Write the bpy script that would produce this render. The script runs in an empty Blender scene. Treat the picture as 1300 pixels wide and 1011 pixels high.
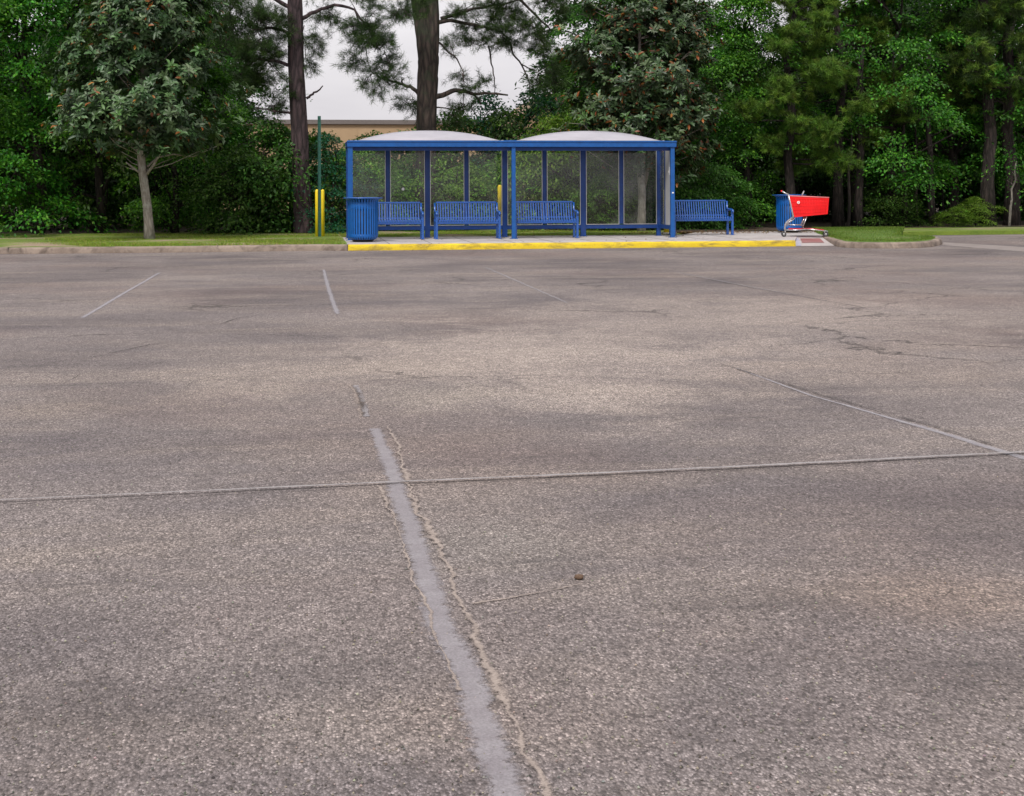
import bpy, math, random
import numpy as np
from mathutils import Matrix, Vector
random.seed(7); RNG = np.random.default_rng(7)
R = math.radians
sc = bpy.context.scene
col = sc.collection

# ------------------------------------------------------------------ camera
W0, H0, F0, HOR = 1300.0, 1011.0, 1800.0, 238.0
CAMH = 1.27
YAW = R(8.47); ROLL = R(-0.2)
CM = Matrix.Rotation(-YAW, 3, 'Z') @ Matrix.Rotation(R(90), 3, 'X') @ Matrix.Rotation(ROLL, 3, 'Z')
CL = Vector((0, 0, CAMH))
def ray(px, py):
    return CM @ Vector(((px-650)/F0, (HOR-py)/F0, -1.0))
def atY(px, py, Y):                       # world point seen at a pixel, on the plane y = Y
    d = ray(px, py); return CL + d*(Y/d.y)
def onZ(px, py, z=0.0):                   # world point seen at a pixel, on the plane z = z
    d = ray(px, py); return CL + d*((z-CAMH)/d.z)
def XatY(px, Y): return atY(px, HOR, Y).x
cam = bpy.data.cameras.new('camera'); co = bpy.data.objects.new('camera', cam); col.objects.link(co)
cam.sensor_width = 36; cam.lens = F0/W0*36; cam.shift_y = -(H0/2-HOR)/W0
cam.clip_end = 3000; cam.clip_start = .05
co.matrix_world = Matrix.Translation(CL) @ CM.to_4x4()
sc.camera = co
PH = 0.12                                 # platform / kerb top above the asphalt

# ------------------------------------------------------------------ helpers
class MB:
    def __init__(s): s.v = []; s.f = []; s.sm = []
    def add(s, vs, fs, smooth=False):
        b = len(s.v); s.v += [tuple(v) for v in vs]
        for f in fs: s.f.append(tuple(b+i for i in f)); s.sm.append(smooth)
        return s
    def box(s, x0, x1, y0, y1, z0, z1, M=None):
        vs = [Vector(p) for p in ((x0,y0,z0),(x1,y0,z0),(x1,y1,z0),(x0,y1,z0),(x0,y0,z1),(x1,y0,z1),(x1,y1,z1),(x0,y1,z1))]
        if M is not None: vs = [M @ v for v in vs]
        return s.add(vs, [(0,3,2,1),(4,5,6,7),(0,1,5,4),(1,2,6,5),(2,3,7,6),(3,0,4,7)])
    def tube(s, pts, rad, n=8, caps=True, smooth=True, wob=0):
        pts = [Vector(p) for p in pts]
        if not hasattr(rad, '__len__'): rad = [rad]*len(pts)
        vs = []; up = None
        for i, p in enumerate(pts):
            d = (pts[min(i+1, len(pts)-1)] - pts[max(i-1, 0)]).normalized()
            if up is None:
                a = Vector((0,0,1)) if abs(d.z) < .9 else Vector((1,0,0))
                up = (a - d*a.dot(d)).normalized()
            else:
                up = up - d*up.dot(d)
                up = up.normalized() if up.length > 1e-6 else Vector((1,0,0))
            sd = d.cross(up)
            for k in range(n):
                t = 2*math.pi*k/n; r = rad[i]*(1+wob*random.uniform(-1,1))
                vs.append(p + up*(math.cos(t)*r) + sd*(math.sin(t)*r))
        fs = []
        for i in range(len(pts)-1):
            for k in range(n):
                a = i*n+k; b = i*n+(k+1)%n
                fs.append((a, a+n, b+n, b))
        s.add(vs, fs, smooth)
        if caps:
            m = len(s.v)-len(vs)
            s.f.append(tuple(m+k for k in range(n))); s.sm.append(False)
            m2 = m+(len(pts)-1)*n
            s.f.append(tuple(m2+k for k in reversed(range(n)))); s.sm.append(False)
        return s
    def lathe(s, prof, n=32, c=(0,0,0), smooth=True):
        vs = []
        for (r, z) in prof:
            for k in range(n):
                t = 2*math.pi*k/n
                vs.append((c[0]+r*math.cos(t), c[1]+r*math.sin(t), c[2]+z))
        fs = []
        for i in range(len(prof)-1):
            for k in range(n):
                a = i*n+k; b = i*n+(k+1)%n
                fs.append((a, b, b+n, a+n))
        return s.add(vs, fs, smooth)
    def build(s, name, mat, parent=None, bevel=0):
        me = bpy.data.meshes.new(name)
        me.from_pydata(s.v, [], s.f); me.update()
        if any(s.sm): me.polygons.foreach_set('use_smooth', s.sm)
        me.materials.append(mat)
        o = bpy.data.objects.new(name, me); col.objects.link(o)
        if parent is not None: o.parent = parent
        if bevel:
            b = o.modifiers.new('bevel', 'BEVEL'); b.width = bevel; b.segments = 2; b.limit_method = 'ANGLE'
        return o
def tag(o, label=None, cat=None, group=None, kind=None):
    if label: o['label'] = label
    if cat: o['category'] = cat
    if group: o['group'] = group
    if kind: o['kind'] = kind
    return o
def empty(name, loc, rz=0, label=None, cat=None, group=None):
    o = bpy.data.objects.new(name, None); col.objects.link(o)
    o.location = loc; o.rotation_euler = (0,0,rz); o.empty_display_size = .2
    return tag(o, label, cat, group)
def copy_tree(o, parent=None):
    c = o.copy(); col.objects.link(c)
    if parent is not None: c.parent = parent
    for ch in o.children: copy_tree(ch, c)
    return c

# ------------------------------------------------------------------ materials
class NT:
    def __init__(s, name):
        s.m = bpy.data.materials.new(name); s.m.use_nodes = True
        s.t = s.m.node_tree; s.n = s.t.nodes; s.l = s.t.links
        s.b = s.n['Principled BSDF']; s.out = s.n['Material Output']
    def new(s, typ, **kw):
        n = s.n.new(typ)
        for k, v in kw.items(): setattr(n, k, v)
        return n
    def link(s, a, b): s.l.new(a, b)
    def coord(s, scale=(1,1,1), kind='Object'):
        tc = s.new('ShaderNodeTexCoord'); mp = s.new('ShaderNodeMapping')
        mp.inputs['Scale'].default_value = scale
        s.link(tc.outputs[kind], mp.inputs['Vector']); return mp.outputs[0]
    def noise(s, vec, scale, detail=4, rough=.55, dist=0):
        n = s.new('ShaderNodeTexNoise'); n.inputs['Scale'].default_value = scale
        n.inputs['Detail'].default_value = detail; n.inputs['Roughness'].default_value = rough
        n.inputs['Distortion'].default_value = dist
        if vec is not None: s.link(vec, n.inputs['Vector'])
        return n.outputs['Fac']
    def vor(s, vec, scale, feature='F1', out='Distance', rnd=1):
        n = s.new('ShaderNodeTexVoronoi'); n.feature = feature; n.inputs['Scale'].default_value = scale
        n.inputs['Randomness'].default_value = rnd
        if vec is not None: s.link(vec, n.inputs['Vector'])
        return n.outputs[out]
    def ramp(s, fac, stops):
        n = s.new('ShaderNodeValToRGB'); e = n.color_ramp.elements
        while len(e) < len(stops): e.new(.5)
        for i, (p, c) in enumerate(stops):
            e[i].position = p
            e[i].color = (c, c, c, 1) if not hasattr(c, '__len__') else tuple(c)+(1,)
        s.link(fac, n.inputs[0]); return n.outputs[0]
    def mix(s, fac, a, b, blend='MIX'):
        n = s.new('ShaderNodeMix', data_type='RGBA', blend_type=blend)
        for i, v in ((0, fac), (6, a), (7, b)):
            if hasattr(v, 'node'): s.link(v, n.inputs[i])
            elif i == 0: n.inputs[0].default_value = v
            else: n.inputs[i].default_value = tuple(v)+(1,) if hasattr(v, '__len__') else (v, v, v, 1)
        return n.outputs[2]
    def math(s, op, a, b=0.0, clamp=False):
        n = s.new('ShaderNodeMath', operation=op); n.use_clamp = clamp
        for i, v in ((0, a), (1, b)):
            if hasattr(v, 'node'): s.link(v, n.inputs[i])
            else: n.inputs[i].default_value = v
        return n.outputs[0]
    def bump(s, h, strength=.3, dist=.01, prev=None):
        n = s.new('ShaderNodeBump'); n.inputs['Strength'].default_value = strength
        n.inputs['Distance'].default_value = dist; s.link(h, n.inputs['Height'])
        if prev is not None: s.link(prev, n.inputs['Normal'])
        s.link(n.outputs[0], s.b.inputs['Normal']); return n.outputs[0]
    def base(s, c):
        if hasattr(c, 'node'): s.link(c, s.b.inputs['Base Color'])
        else: s.b.inputs['Base Color'].default_value = tuple(c)+(1,)
    def set(s, **kw):
        for k, v in kw.items(): s.b.inputs[k.replace('_', ' ')].default_value = v

def mat_paint(name, c, rough=.38, var=.25, metal=0, scale=9, dirt=(.10,.09,.08), dirt_amt=.35):
    t = NT(name); v = t.coord()
    n = t.noise(v, scale, 5); n2 = t.noise(v, scale*6, 3)
    d = t.ramp(t.noise(v, scale*.6, 6, .65), [(.52, 0), (.78, 1)])
    base = t.mix(t.ramp(n, [(.3, 0), (.7, 1)]), tuple(x*(1-var) for x in c), tuple(min(1, x*(1+var)) for x in c))
    t.base(t.mix(t.math('MULTIPLY', d, dirt_amt), base, dirt))
    t.set(Roughness=rough, Metallic=metal)
    t.link(t.math('ADD', t.math('MULTIPLY', n2, .25), rough-.12), t.b.inputs['Roughness'])
    t.bump(n2, .08, .004); return t.m

M = {}
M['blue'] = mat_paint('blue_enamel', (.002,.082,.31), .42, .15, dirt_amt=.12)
M['blue_bench'] = mat_paint('blue_plastisol', (.006,.082,.35), .26, .12, dirt_amt=.10)
M['blue_bench'].node_tree.nodes['Principled BSDF'].inputs['Specular IOR Level'].default_value = .9
M['blue_bin'] = mat_paint('blue_bin_enamel', (.002,.105,.40), .40, .15, dirt_amt=.15)
M['blue_shaded'] = mat_paint('blue_enamel_shaded', (.002,.042,.21), .45, .15, dirt_amt=.15)  # shelter blue again, with shade on rear and inner members put into the colour
M['black'] = mat_paint('black_plastic', (.012,.012,.013), .5, .2)
M['yellow'] = mat_paint('yellow_paint', (.86,.64,.015), .5, .1, scale=5, dirt=(.25,.18,.05), dirt_amt=.5)
M['green_pole'] = mat_paint('green_pole_paint', (.012,.09,.065), .5, .3, scale=14, dirt=(.08,.07,.04), dirt_amt=.3)
M['alu'] = mat_paint('brushed_aluminium', (.55,.56,.56), .42, .1, metal=.6)
M['chrome'] = mat_paint('chromed_wire', (.62,.62,.63), .25, .1, metal=.85, dirt_amt=.2)
M['red'] = mat_paint('red_plastic', (.86,.004,.008), .5, .08, scale=6, dirt_amt=.06)
M['red_dark'] = mat_paint('red_plastic_tray', (.52,.010,.03), .45, .1, scale=6, dirt_amt=.15)
M['white'] = mat_paint('white_vinyl', (.78,.78,.76), .5, .03, dirt_amt=.15)
M['greypanel'] = mat_paint('grey_panel', (.42,.42,.43), .5, .06, scale=3, dirt_amt=.15)
M['rubber'] = mat_paint('grey_rubber', (.06,.06,.06), .6, .2)

def mat_roof():
    t = NT('translucent_white_roof'); v = t.coord()
    st = t.noise(t.coord((1,1,6)), 1.4, 5, .6)
    c = t.mix(t.ramp(st, [(.3,0),(.75,1)]), (.34,.335,.375), (.46,.45,.495))
    t.base(t.mix(t.math('MULTIPLY', t.ramp(t.noise(v, 6, 6, .7), [(.55,0),(.8,1)]), .35), c, (.36,.34,.34)))
    t.set(Roughness=.45); return t.m
M['roof'] = mat_roof()

def mat_glass():
    t = NT('hazy_polycarbonate'); v = t.coord()
    tr = t.new('ShaderNodeBsdfTransparent'); tr.inputs[0].default_value = (.95,.97,.955,1)
    gl = t.new('ShaderNodeBsdfGlossy'); gl.inputs['Roughness'].default_value = .06; gl.inputs[0].default_value = (.9,.9,.9,1)
    df = t.new('ShaderNodeBsdfDiffuse'); df.inputs[0].default_value = (.42,.42,.40,1)
    fr = t.new('ShaderNodeFresnel'); fr.inputs[0].default_value = 1.5
    m1 = t.new('ShaderNodeMixShader'); t.link(t.math('MULTIPLY', fr.outputs[0], .6), m1.inputs[0])
    t.link(tr.outputs[0], m1.inputs[1]); t.link(gl.outputs[0], m1.inputs[2])
    film_haze = t.math('ADD', t.math('MULTIPLY', t.ramp(t.noise(v, .9, 3, .45, 1.2), [(.40,0),(.72,1)]), .15), .015)  # dust film, with broad hazy reflection put into its pale colour
    sp = t.math('MULTIPLY', t.ramp(t.noise(t.coord((1,1,.35)), 22, 4, .7), [(.6,0),(.8,1)]), .07)
    m2 = t.new('ShaderNodeMixShader'); t.link(film_haze, m2.inputs[0])
    t.link(m1.outputs[0], m2.inputs[1]); t.link(df.outputs[0], m2.inputs[2])
    t.link(m2.outputs[0], t.out.inputs[0]); return t.m
M['glass'] = mat_glass()

def mat_asphalt():
    t = NT('worn_asphalt'); v = t.coord()
    patch = t.noise(v, .33, 5, .6, .5)
    patch2 = t.noise(t.coord((.55,1.5,1)), .9, 6, .62, .6)
    fine = t.noise(v, 9, 5, .65)
    sep = t.new('ShaderNodeSeparateColor'); t.link(t.vor(t.coord((1,.62,1)), 150, out='Color'), sep.inputs[0]); cell = sep.outputs[0]
    sep2 = t.new('ShaderNodeSeparateColor'); t.link(t.vor(t.coord((1,.6,1)), 84, out='Color'), sep2.inputs[0]); cell2 = sep2.outputs[1]
    edge = t.vor(t.coord((1,.62,1)), 150)
    c = t.mix(t.ramp(patch, [(.34,0),(.64,1)]), (.160,.138,.142), (.355,.308,.292))
    c = t.mix(t.math('MULTIPLY', t.ramp(patch2, [(.46,0),(.66,1)]), .55), c, (.44,.37,.32))
    c = t.mix(t.math('MULTIPLY', t.ramp(t.noise(t.coord((.4,1,1)), .5, 5, .6, .3), [(.52,0),(.70,1)]), .45), c, (.13,.122,.145))
    c = t.mix(t.math('MULTIPLY', t.ramp(t.noise(v, .21, 4), [(.5,0),(.66,1)]), .35), c, (.30,.20,.165))
    # worn pale sweep across the middle of the lot
    def blob(cx, cy, rx, ry, amt, colr, c):
        sx = t.new('ShaderNodeSeparateXYZ'); t.link(v, sx.inputs[0])
        dx = t.math('DIVIDE', t.math('SUBTRACT', sx.outputs[0], cx), rx); dy = t.math('DIVIDE', t.math('SUBTRACT', sx.outputs[1], cy), ry)
        r = t.math('SQRT', t.math('ADD', t.math('MULTIPLY', dx, dx), t.math('MULTIPLY', dy, dy)))
        r = t.math('ADD', r, t.math('MULTIPLY', t.math('SUBTRACT', t.noise(v, .9, 6, .7, .8), .5), 2.4))
        return t.mix(t.math('MULTIPLY', t.ramp(r, [(.1,1),(1.0,0)]), amt), c, colr)
    for b in BLOBS: c = blob(*b, c)
    # aggregate: light and dark stones
    st = t.ramp(cell, [(0,.36),(.22,.64),(.5,.96),(.8,1.2),(.93,1.42),(1,2.0)])
    st2 = t.ramp(cell2, [(0,.8),(.5,1.0),(1,1.22)])
    c = t.mix(1, c, st, 'MULTIPLY'); c = t.mix(1, c, st2, 'MULTIPLY')
    c = t.mix(t.ramp(fine, [(.3,.35),(.7,0)]), c, (.10,.09,.09))
    c = t.mix(1, c, t.ramp(t.noise(v, 210, 3, .7), [(.25,.72),(.5,1),(.75,1.3)]), 'MULTIPLY')
    c = t.mix(t.ramp(edge, [(.35,0),(.75,.55)]), c, (.09,.075,.07))
    # thin dark scuffs running across the lot
    c = t.mix(t.math('MULTIPLY', t.ramp(t.noise(t.coord((.30,2.2,1)), 1.5, 7, .72, .4), [(.585,0),(.70,1)]), .55), c, (.085,.075,.075))
    # oil drips
    c = t.mix(t.math('MULTIPLY', t.ramp(t.noise(v, 1.1, 5, .6, .3), [(.68,0),(.74,1)]), .22), c, (.07,.062,.06))
    # hairline cracks
    nv = t.new('ShaderNodeTexNoise'); nv.inputs['Scale'].default_value = 1.6; nv.inputs['Detail'].default_value = 7; nv.inputs['Roughness'].default_value = .7
    t.link(v, nv.inputs['Vector'])
    wv = t.new('ShaderNodeMix', data_type='RGBA', blend_type='LINEAR_LIGHT'); wv.inputs[0].default_value = .35
    t.link(t.coord((.8,1,1)), wv.inputs[6]); t.link(nv.outputs['Color'], wv.inputs[7])
    cr = t.vor(wv.outputs[2], .55, 'DISTANCE_TO_EDGE')
    crm = t.math('MULTIPLY', t.ramp(cr, [(.003,1),(.011,0)]), t.ramp(t.noise(v, .3, 3), [(.50,0),(.60,1)]))
    sy = t.new('ShaderNodeSeparateXYZ'); t.link(v, sy.inputs[0]); crm = t.math('MULTIPLY', crm, t.ramp(t.math('DIVIDE', sy.outputs[1], 20), [(.42,0),(.5,1)]))
    c = t.mix(t.math('MULTIPLY', crm, .75), c, (.05,.045,.045))
    t.base(c); t.set(Roughness=.88)
    t.b.inputs['Specular IOR Level'].default_value = .3
    h = t.math('SUBTRACT', t.math('ADD', t.ramp(edge, [(0,1),(.7,0)]), t.math('MULTIPLY', cell2, .8)), t.math('MULTIPLY', crm, 3))
    t.bump(t.math('ADD', h, t.math('MULTIPLY', fine, 1.5)), .75, .006); return t.m

def mat_concrete(name, c1, c2, stain=(.16,.13,.11), amt=.5, joint=None, bumpy=.3, streak=(1,1,1)):
    t = NT(name); v = t.coord()
    c = t.mix(t.ramp(t.noise(v, 1.8, 6, .6), [(.3,0),(.7,1)]), c1, c2)
    c = t.mix(t.math('MULTIPLY', t.ramp(t.noise(t.coord(streak), 3.1, 7, .7, .6), [(.48,0),(.68,1)]), amt), c, stain)
    c = t.mix(1, c, t.ramp(t.noise(v, 60, 3, .6), [(.2,.75),(.8,1.2)]), 'MULTIPLY')
    t.base(c); t.set(Roughness=.85)
    t.bump(t.noise(v, 45, 5, .7), bumpy, .01); return t.m
M['slab'] = mat_concrete('pale_concrete', (.40,.37,.36), (.53,.50,.49), amt=.3)
M['kerb'] = mat_concrete('grey_kerb_concrete', (.20,.155,.125), (.36,.29,.235), stain=(.07,.05,.04), amt=.8)
M['kerb_yellow'] = mat_concrete('worn_yellow_kerb', (.66,.47,.015), (.80,.60,.03), stain=(.20,.14,.05), amt=.85, streak=(.7,1,3))
M['gutter'] = mat_concrete('gutter_concrete', (.23,.20,.188), (.29,.255,.24), amt=.5)
M['ramp_blue'] = mat_concrete('faded_blue_ramp_paint', (.36,.37,.48), (.44,.43,.50), amt=.35)
M['ramp_red'] = mat_concrete('red_tactile_paving', (.26,.10,.10), (.34,.17,.165), amt=.4)
M['beige'] = mat_concrete('sandy_crack_fill', (.30,.25,.20), (.47,.40,.33), amt=.35, bumpy=.9)
M['joint'] = mat_concrete('dark_joint', (.07,.06,.055), (.12,.10,.09))
M['footing'] = mat_concrete('footing_concrete', (.34,.32,.30), (.5,.48,.45), amt=.3)

def mat_worn(name, c1, c2, lo=.40, soft=.25, sc_=14, cover=1, edge=1.5):
    t = NT(name); v = t.coord()
    c = t.mix(t.ramp(t.noise(v, 7, 5, .7), [(.3,0),(.7,1)]), c1, c2)
    c = t.mix(1, c, t.ramp(t.noise(v, 160, 3, .6), [(.25,.7),(.75,1.25)]), 'MULTIPLY')
    t.base(c); t.set(Roughness=.8)
    at = t.new('ShaderNodeAttribute', attribute_name='across')
    body = t.math('SUBTRACT', t.math('MULTIPLY', at.outputs['Fac'], edge), .5*edge*.55)
    nz = t.math('ADD', t.math('MULTIPLY', t.math('SUBTRACT', t.noise(v, sc_, 8, .8), lo), 3.4), t.math('MULTIPLY', t.math('SUBTRACT', t.noise(v, 110, 3, .7), .5), 1.2))
    a = t.math('MULTIPLY', t.ramp(t.math('ADD', nz, body), [(0, 0), (soft, 1)]), cover, True); t.link(a, t.b.inputs['Alpha'])
    t.bump(t.noise(v, 120, 3), .4, .003); return t.m
M['line'] = mat_worn('worn_parking_paint', (.29,.265,.285), (.39,.37,.39), .46, .8, 16, .70, 1.9)
M['line_mid'] = mat_worn('half_worn_parking_paint', (.33,.31,.34), (.43,.415,.44), .45, .9, 10, .62, 2.2)
M['line_faint'] = mat_worn('nearly_gone_parking_paint', (.30,.285,.30), (.40,.38,.39), .50, .5, 14, .6, 1.5)
M['tar'] = mat_worn('tar_seam', (.05,.042,.04), (.10,.085,.08), .50, .7, 18, .75, 1.5)
M['seam'] = mat_worn('grey_joint_sealant', (.25,.23,.23), (.35,.33,.33), .40, .3, 14, .95, 1.8)
M['sand'] = mat_worn('sandy_crumbs', (.27,.222,.195), (.43,.36,.315), .55, .7, 45, .85, 1.5)

def mat_soil(name, c1, c2, c3, s=1.2):
    t = NT(name); v = t.coord()
    c = t.mix(t.ramp(t.noise(v, s, 7, .65), [(.38,0),(.62,1)]), c1, c2)
    c = t.mix(t.ramp(t.noise(t.coord((1,2,1)), s*.45, 6, .65, .5), [(.53,0),(.63,1)]), c, c3)
    c = t.mix(1, c, t.ramp(t.noise(v, 40, 4, .7), [(.25,.55),(.75,1.4)]), 'MULTIPLY')
    t.base(c); t.set(Roughness=.95); t.bump(t.noise(v, 25, 5), .6, .03); return t.m
M['turf'] = mat_soil('patchy_turf', (.11,.18,.02), (.17,.24,.03), (.32,.24,.17), .8)
M['turf_green'] = mat_soil('green_turf', (.075,.15,.018), (.12,.21,.03), (.13,.16,.04), 1.2)
M['litter'] = mat_soil('leaf_litter', (.03,.022,.014), (.07,.045,.028), (.02,.025,.01), 1)

def mat_building():
    t = NT('tan_stucco'); v = t.coord()
    c = t.mix(t.ramp(t.noise(v, .4, 5), [(.3,0),(.7,1)]), (.38,.265,.155), (.46,.33,.20))
    t.base(c); t.set(Roughness=.9); t.bump(t.noise(v, 20, 4), .3, .02); return t.m
M['stucco'] = mat_building()
M['coping'] = mat_paint('dark_metal_coping', (.16,.14,.13), .5, .1)
M['glassdark'] = mat_paint('dark_window', (.03,.035,.04), .1, .1)

def mat_leaf(name, rough=.45, transl=.25, tint=(1,1,1), hv=.10, spec=.5):
    t = NT(name)
    at = t.new('ShaderNodeAttribute', attribute_name='Col')
    oi = t.new('ShaderNodeObjectInfo')
    hs = t.new('ShaderNodeHueSaturation'); t.link(at.outputs['Color'], hs.inputs['Color'])
    t.link(t.math('ADD', t.math('MULTIPLY', oi.outputs['Random'], hv*.35), .492-hv*.175), hs.inputs['Hue'])
    t.link(t.math('ADD', t.math('MULTIPLY', oi.outputs['Random'], .3), .85), hs.inputs['Value'])
    c = t.mix(1, hs.outputs[0], tint, 'MULTIPLY')
    t.base(c); t.set(Roughness=rough); t.b.inputs['Specular IOR Level'].default_value = spec
    tb = t.new('ShaderNodeBsdfTranslucent'); t.link(t.mix(1, c, (1.1,1.5,.5), 'MULTIPLY'), tb.inputs[0])
    m = t.new('ShaderNodeMixShader'); m.inputs[0].default_value = transl
    t.link(t.b.outputs[0], m.inputs[1]); t.link(tb.outputs[0], m.inputs[2]); t.link(m.outputs[0], t.out.inputs[0])
    return t.m
M['leaf'] = mat_leaf('broad_leaves', .5, .30, spec=.3)
M['magnolia'] = mat_leaf('glossy_magnolia_leaves', .42, .06, hv=.03, spec=.42)
M['needle'] = mat_leaf('pine_needles', .55, .15, hv=.06, spec=.25)
M['blade'] = mat_leaf('grass_blades', .6, .3, hv=.0, spec=.2)

def mat_bark(name, c1, c2, c3=None, sx=9, bump=.9):
    t = NT(name)
    v = t.coord((1,1,.22)); e = t.vor(v, sx, 'DISTANCE_TO_EDGE')
    c = t.mix(t.ramp(t.math('ADD', e, t.math('MULTIPLY', t.noise(v, 14, 5, .7), .35)), [(.15,0),(.55,1)]), c1, c2)
    if c3: c = t.mix(t.math('MULTIPLY', t.ramp(t.noise(t.coord(), 3, 6, .7), [(.5,0),(.65,1)]), .7), c, c3)
    t.base(c); t.set(Roughness=.92)
    t.bump(t.math('ADD', t.ramp(e, [(0,0),(.35,1)]), t.noise(v, 30, 5)), bump, .03); return t.m
M['bark_pine'] = mat_bark('furrowed_pine_bark', (.018,.012,.014), (.088,.058,.062), None, 7)
M['bark_pine2'] = mat_bark('mossy_pine_bark', (.018,.013,.012), (.085,.062,.052), (.035,.05,.025), 7)
M['bark_mag'] = mat_bark('pale_lichen_bark', (.20,.17,.15), (.36,.32,.29), (.45,.44,.40), 16, .35)
M['bark_dark'] = mat_bark('dark_wood_bark', (.012,.009,.008), (.05,.036,.032), None, 10)
M['bark_thin'] = mat_bark('pale_sapling_bark', (.10,.09,.08), (.22,.20,.17), None, 16, .4)

# ------------------------------------------------------------------ foliage
def rand_unit(n, rng):
    a = rng.normal(size=(n,3)); return a/np.linalg.norm(a, axis=1, keepdims=True)
def norm(a): return a/np.maximum(np.linalg.norm(a, axis=-1, keepdims=True), 1e-9)
TPL4 = (np.array([(0,0,0),(.48,.5,.06),(1,0,-.05),(.48,-.5,.06)], float), [(0,3,2),(0,2,1)])
TPL6 = (np.array([(0,0,0),(.3,.42,.07),(.72,.40,.04),(1,0,-.16),(.72,-.40,.04),(.3,-.42,.07),(.5,0,0)], float),
        [(0,6,1),(1,6,2),(2,6,3),(3,6,4),(4,6,5),(5,6,0)])
TPL3 = (np.array([(0,.5,0),(0,-.5,0),(1,0,0)], float), [(0,1,2)])
def leafmesh(name, P, D, N, L, Wd, C, tpl, mat, parent=None, kind=None):
    """one mesh of many leaves: P base points, D axis, N normal, L length, Wd width, C colours"""
    n = len(P); tv, tf = tpl; k = len(tv)
    D = norm(D); S = norm(np.cross(N, D)); U = np.cross(D, S)
    V = (P[:,None,:] + D[:,None,:]*(tv[None,:,0:1]*L[:,None,None]) + S[:,None,:]*(tv[None,:,1:2]*Wd[:,None,None])
         + U[:,None,:]*(tv[None,:,2:3]*L[:,None,None])).reshape(-1,3)
    Fc = (np.array(tf)[None]+ (np.arange(n)*k)[:,None,None]).reshape(-1,3)
    me = bpy.data.meshes.new(name)
    me.vertices.add(len(V)); me.vertices.foreach_set('co', V.astype(np.float32).ravel())
    me.loops.add(Fc.size); me.loops.foreach_set('vertex_index', Fc.astype(np.int32).ravel())
    me.polygons.add(len(Fc)); me.polygons.foreach_set('loop_start', np.arange(0, Fc.size, 3, dtype=np.int32))
    me.update(calc_edges=True)
    ca = me.color_attributes.new('Col', 'FLOAT_COLOR', 'POINT')
    cc = np.ones((n,k,4), np.float32); cc[:,:,:3] = C[:,None,:]
    ca.data.foreach_set('color', cc.ravel())
    me.materials.append(mat)
    o = bpy.data.objects.new(name, me); col.objects.link(o)
    if parent is not None: o.parent = parent
    if kind: o['kind'] = kind
    return o
def palette(n, cols, rng, jit=.22):
    cols = np.array(cols); c = cols[rng.integers(0, len(cols), n)]
    return np.clip(c*(1+jit*rng.normal(size=(n,1)))*(1+.06*rng.normal(size=(n,3))), .003, 1)

def broad_clumps(h0, h1, rad, n, rng, shape=.8, lean=0):
    """clump centres filling an irregular crown, most of them near its surface"""
    ph = rng.uniform(0, 6.28, 5); out = []
    for i in range(n):
        u = rng.uniform(0, 1)**.85; z = h0+(h1-h0)*u
        a = rng.uniform(0, 2*math.pi)
        prof = (math.sin(math.pi*min(1, .16+u*.84)))**shape
        lob = 1+.22*math.sin(3*a+ph[0]+2.1*u*3)+.14*math.sin(5*a+ph[1]-u*7)+.12*math.sin(9*u+ph[2])
        r = rad*prof*lob*(1-rng.uniform(0, 1)**2.2*.75)
        out.append((math.cos(a)*r, math.sin(a)*r, z, a))
    return np.array(out)
def broad_leaves(cl, rng, per=200, crad=(.35,.75), L=(.07,.12), cols=None, flat=.32, droop=.35):
    P=[];D=[];N=[];Ls=[];C=[]
    for (x,y,z,a) in cl:
        r = rng.uniform(*crad); m = int(per*(r/.55)**2*rng.uniform(.7,1.3))
        q = rng.normal(size=(m,2))*.5*r
        rr = np.hypot(q[:,0], q[:,1])
        zz = -droop*rr**2/r + rng.normal(size=m)*flat*r*.42
        out = np.array((math.cos(a), math.sin(a)))
        zz = zz - (q@out)*.35
        P.append(np.c_[x+q[:,0], y+q[:,1], z+zz])
        d = np.c_[q/np.maximum(rr,.05)[:,None]*.6 + out*.5, np.full(m,-.35)] + rng.normal(size=(m,3))*.55
        nn = np.c_[np.full((m,1),out[0]*.45), np.full((m,1),out[1]*.45), np.full((m,1),.9)] + rng.normal(size=(m,3))*.42
        D.append(d); N.append(nn); Ls.append(rng.uniform(*L, size=m))
        C.append(palette(m, cols, rng, .18)*rng.uniform(.72,1.28))
    P=np.concatenate(P);D=np.concatenate(D);N=np.concatenate(N);Ls=np.concatenate(Ls);C=np.concatenate(C)
    return P,D,N,Ls,Ls*.55,C
G_BRIGHT = [(.050,.175,.014),(.038,.14,.013),(.095,.25,.020),(.026,.10,.012)]
G_MID = [(.038,.115,.014),(.048,.145,.016),(.026,.085,.012),(.08,.19,.022)]
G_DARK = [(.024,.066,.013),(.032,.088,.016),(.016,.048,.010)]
G_HEDGE = [(.032,.105,.016),(.045,.135,.020),(.022,.075,.012),(.075,.18,.03)]
G_TEAL = [(.012,.085,.038),(.018,.105,.045),(.01,.065,.028)]
G_MAG = [(.065,.125,.048),(.04,.085,.032),(.105,.165,.08),(.024,.055,.02),(.055,.115,.036)]
G_MAGB = [(.20,.075,.018),(.14,.055,.02),(.28,.12,.02)]
G_OLIVE = [(.085,.185,.022),(.12,.22,.03),(.055,.135,.018)]
G_PINE = [(.028,.065,.014),(.038,.08,.016),(.022,.05,.013)]

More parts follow.
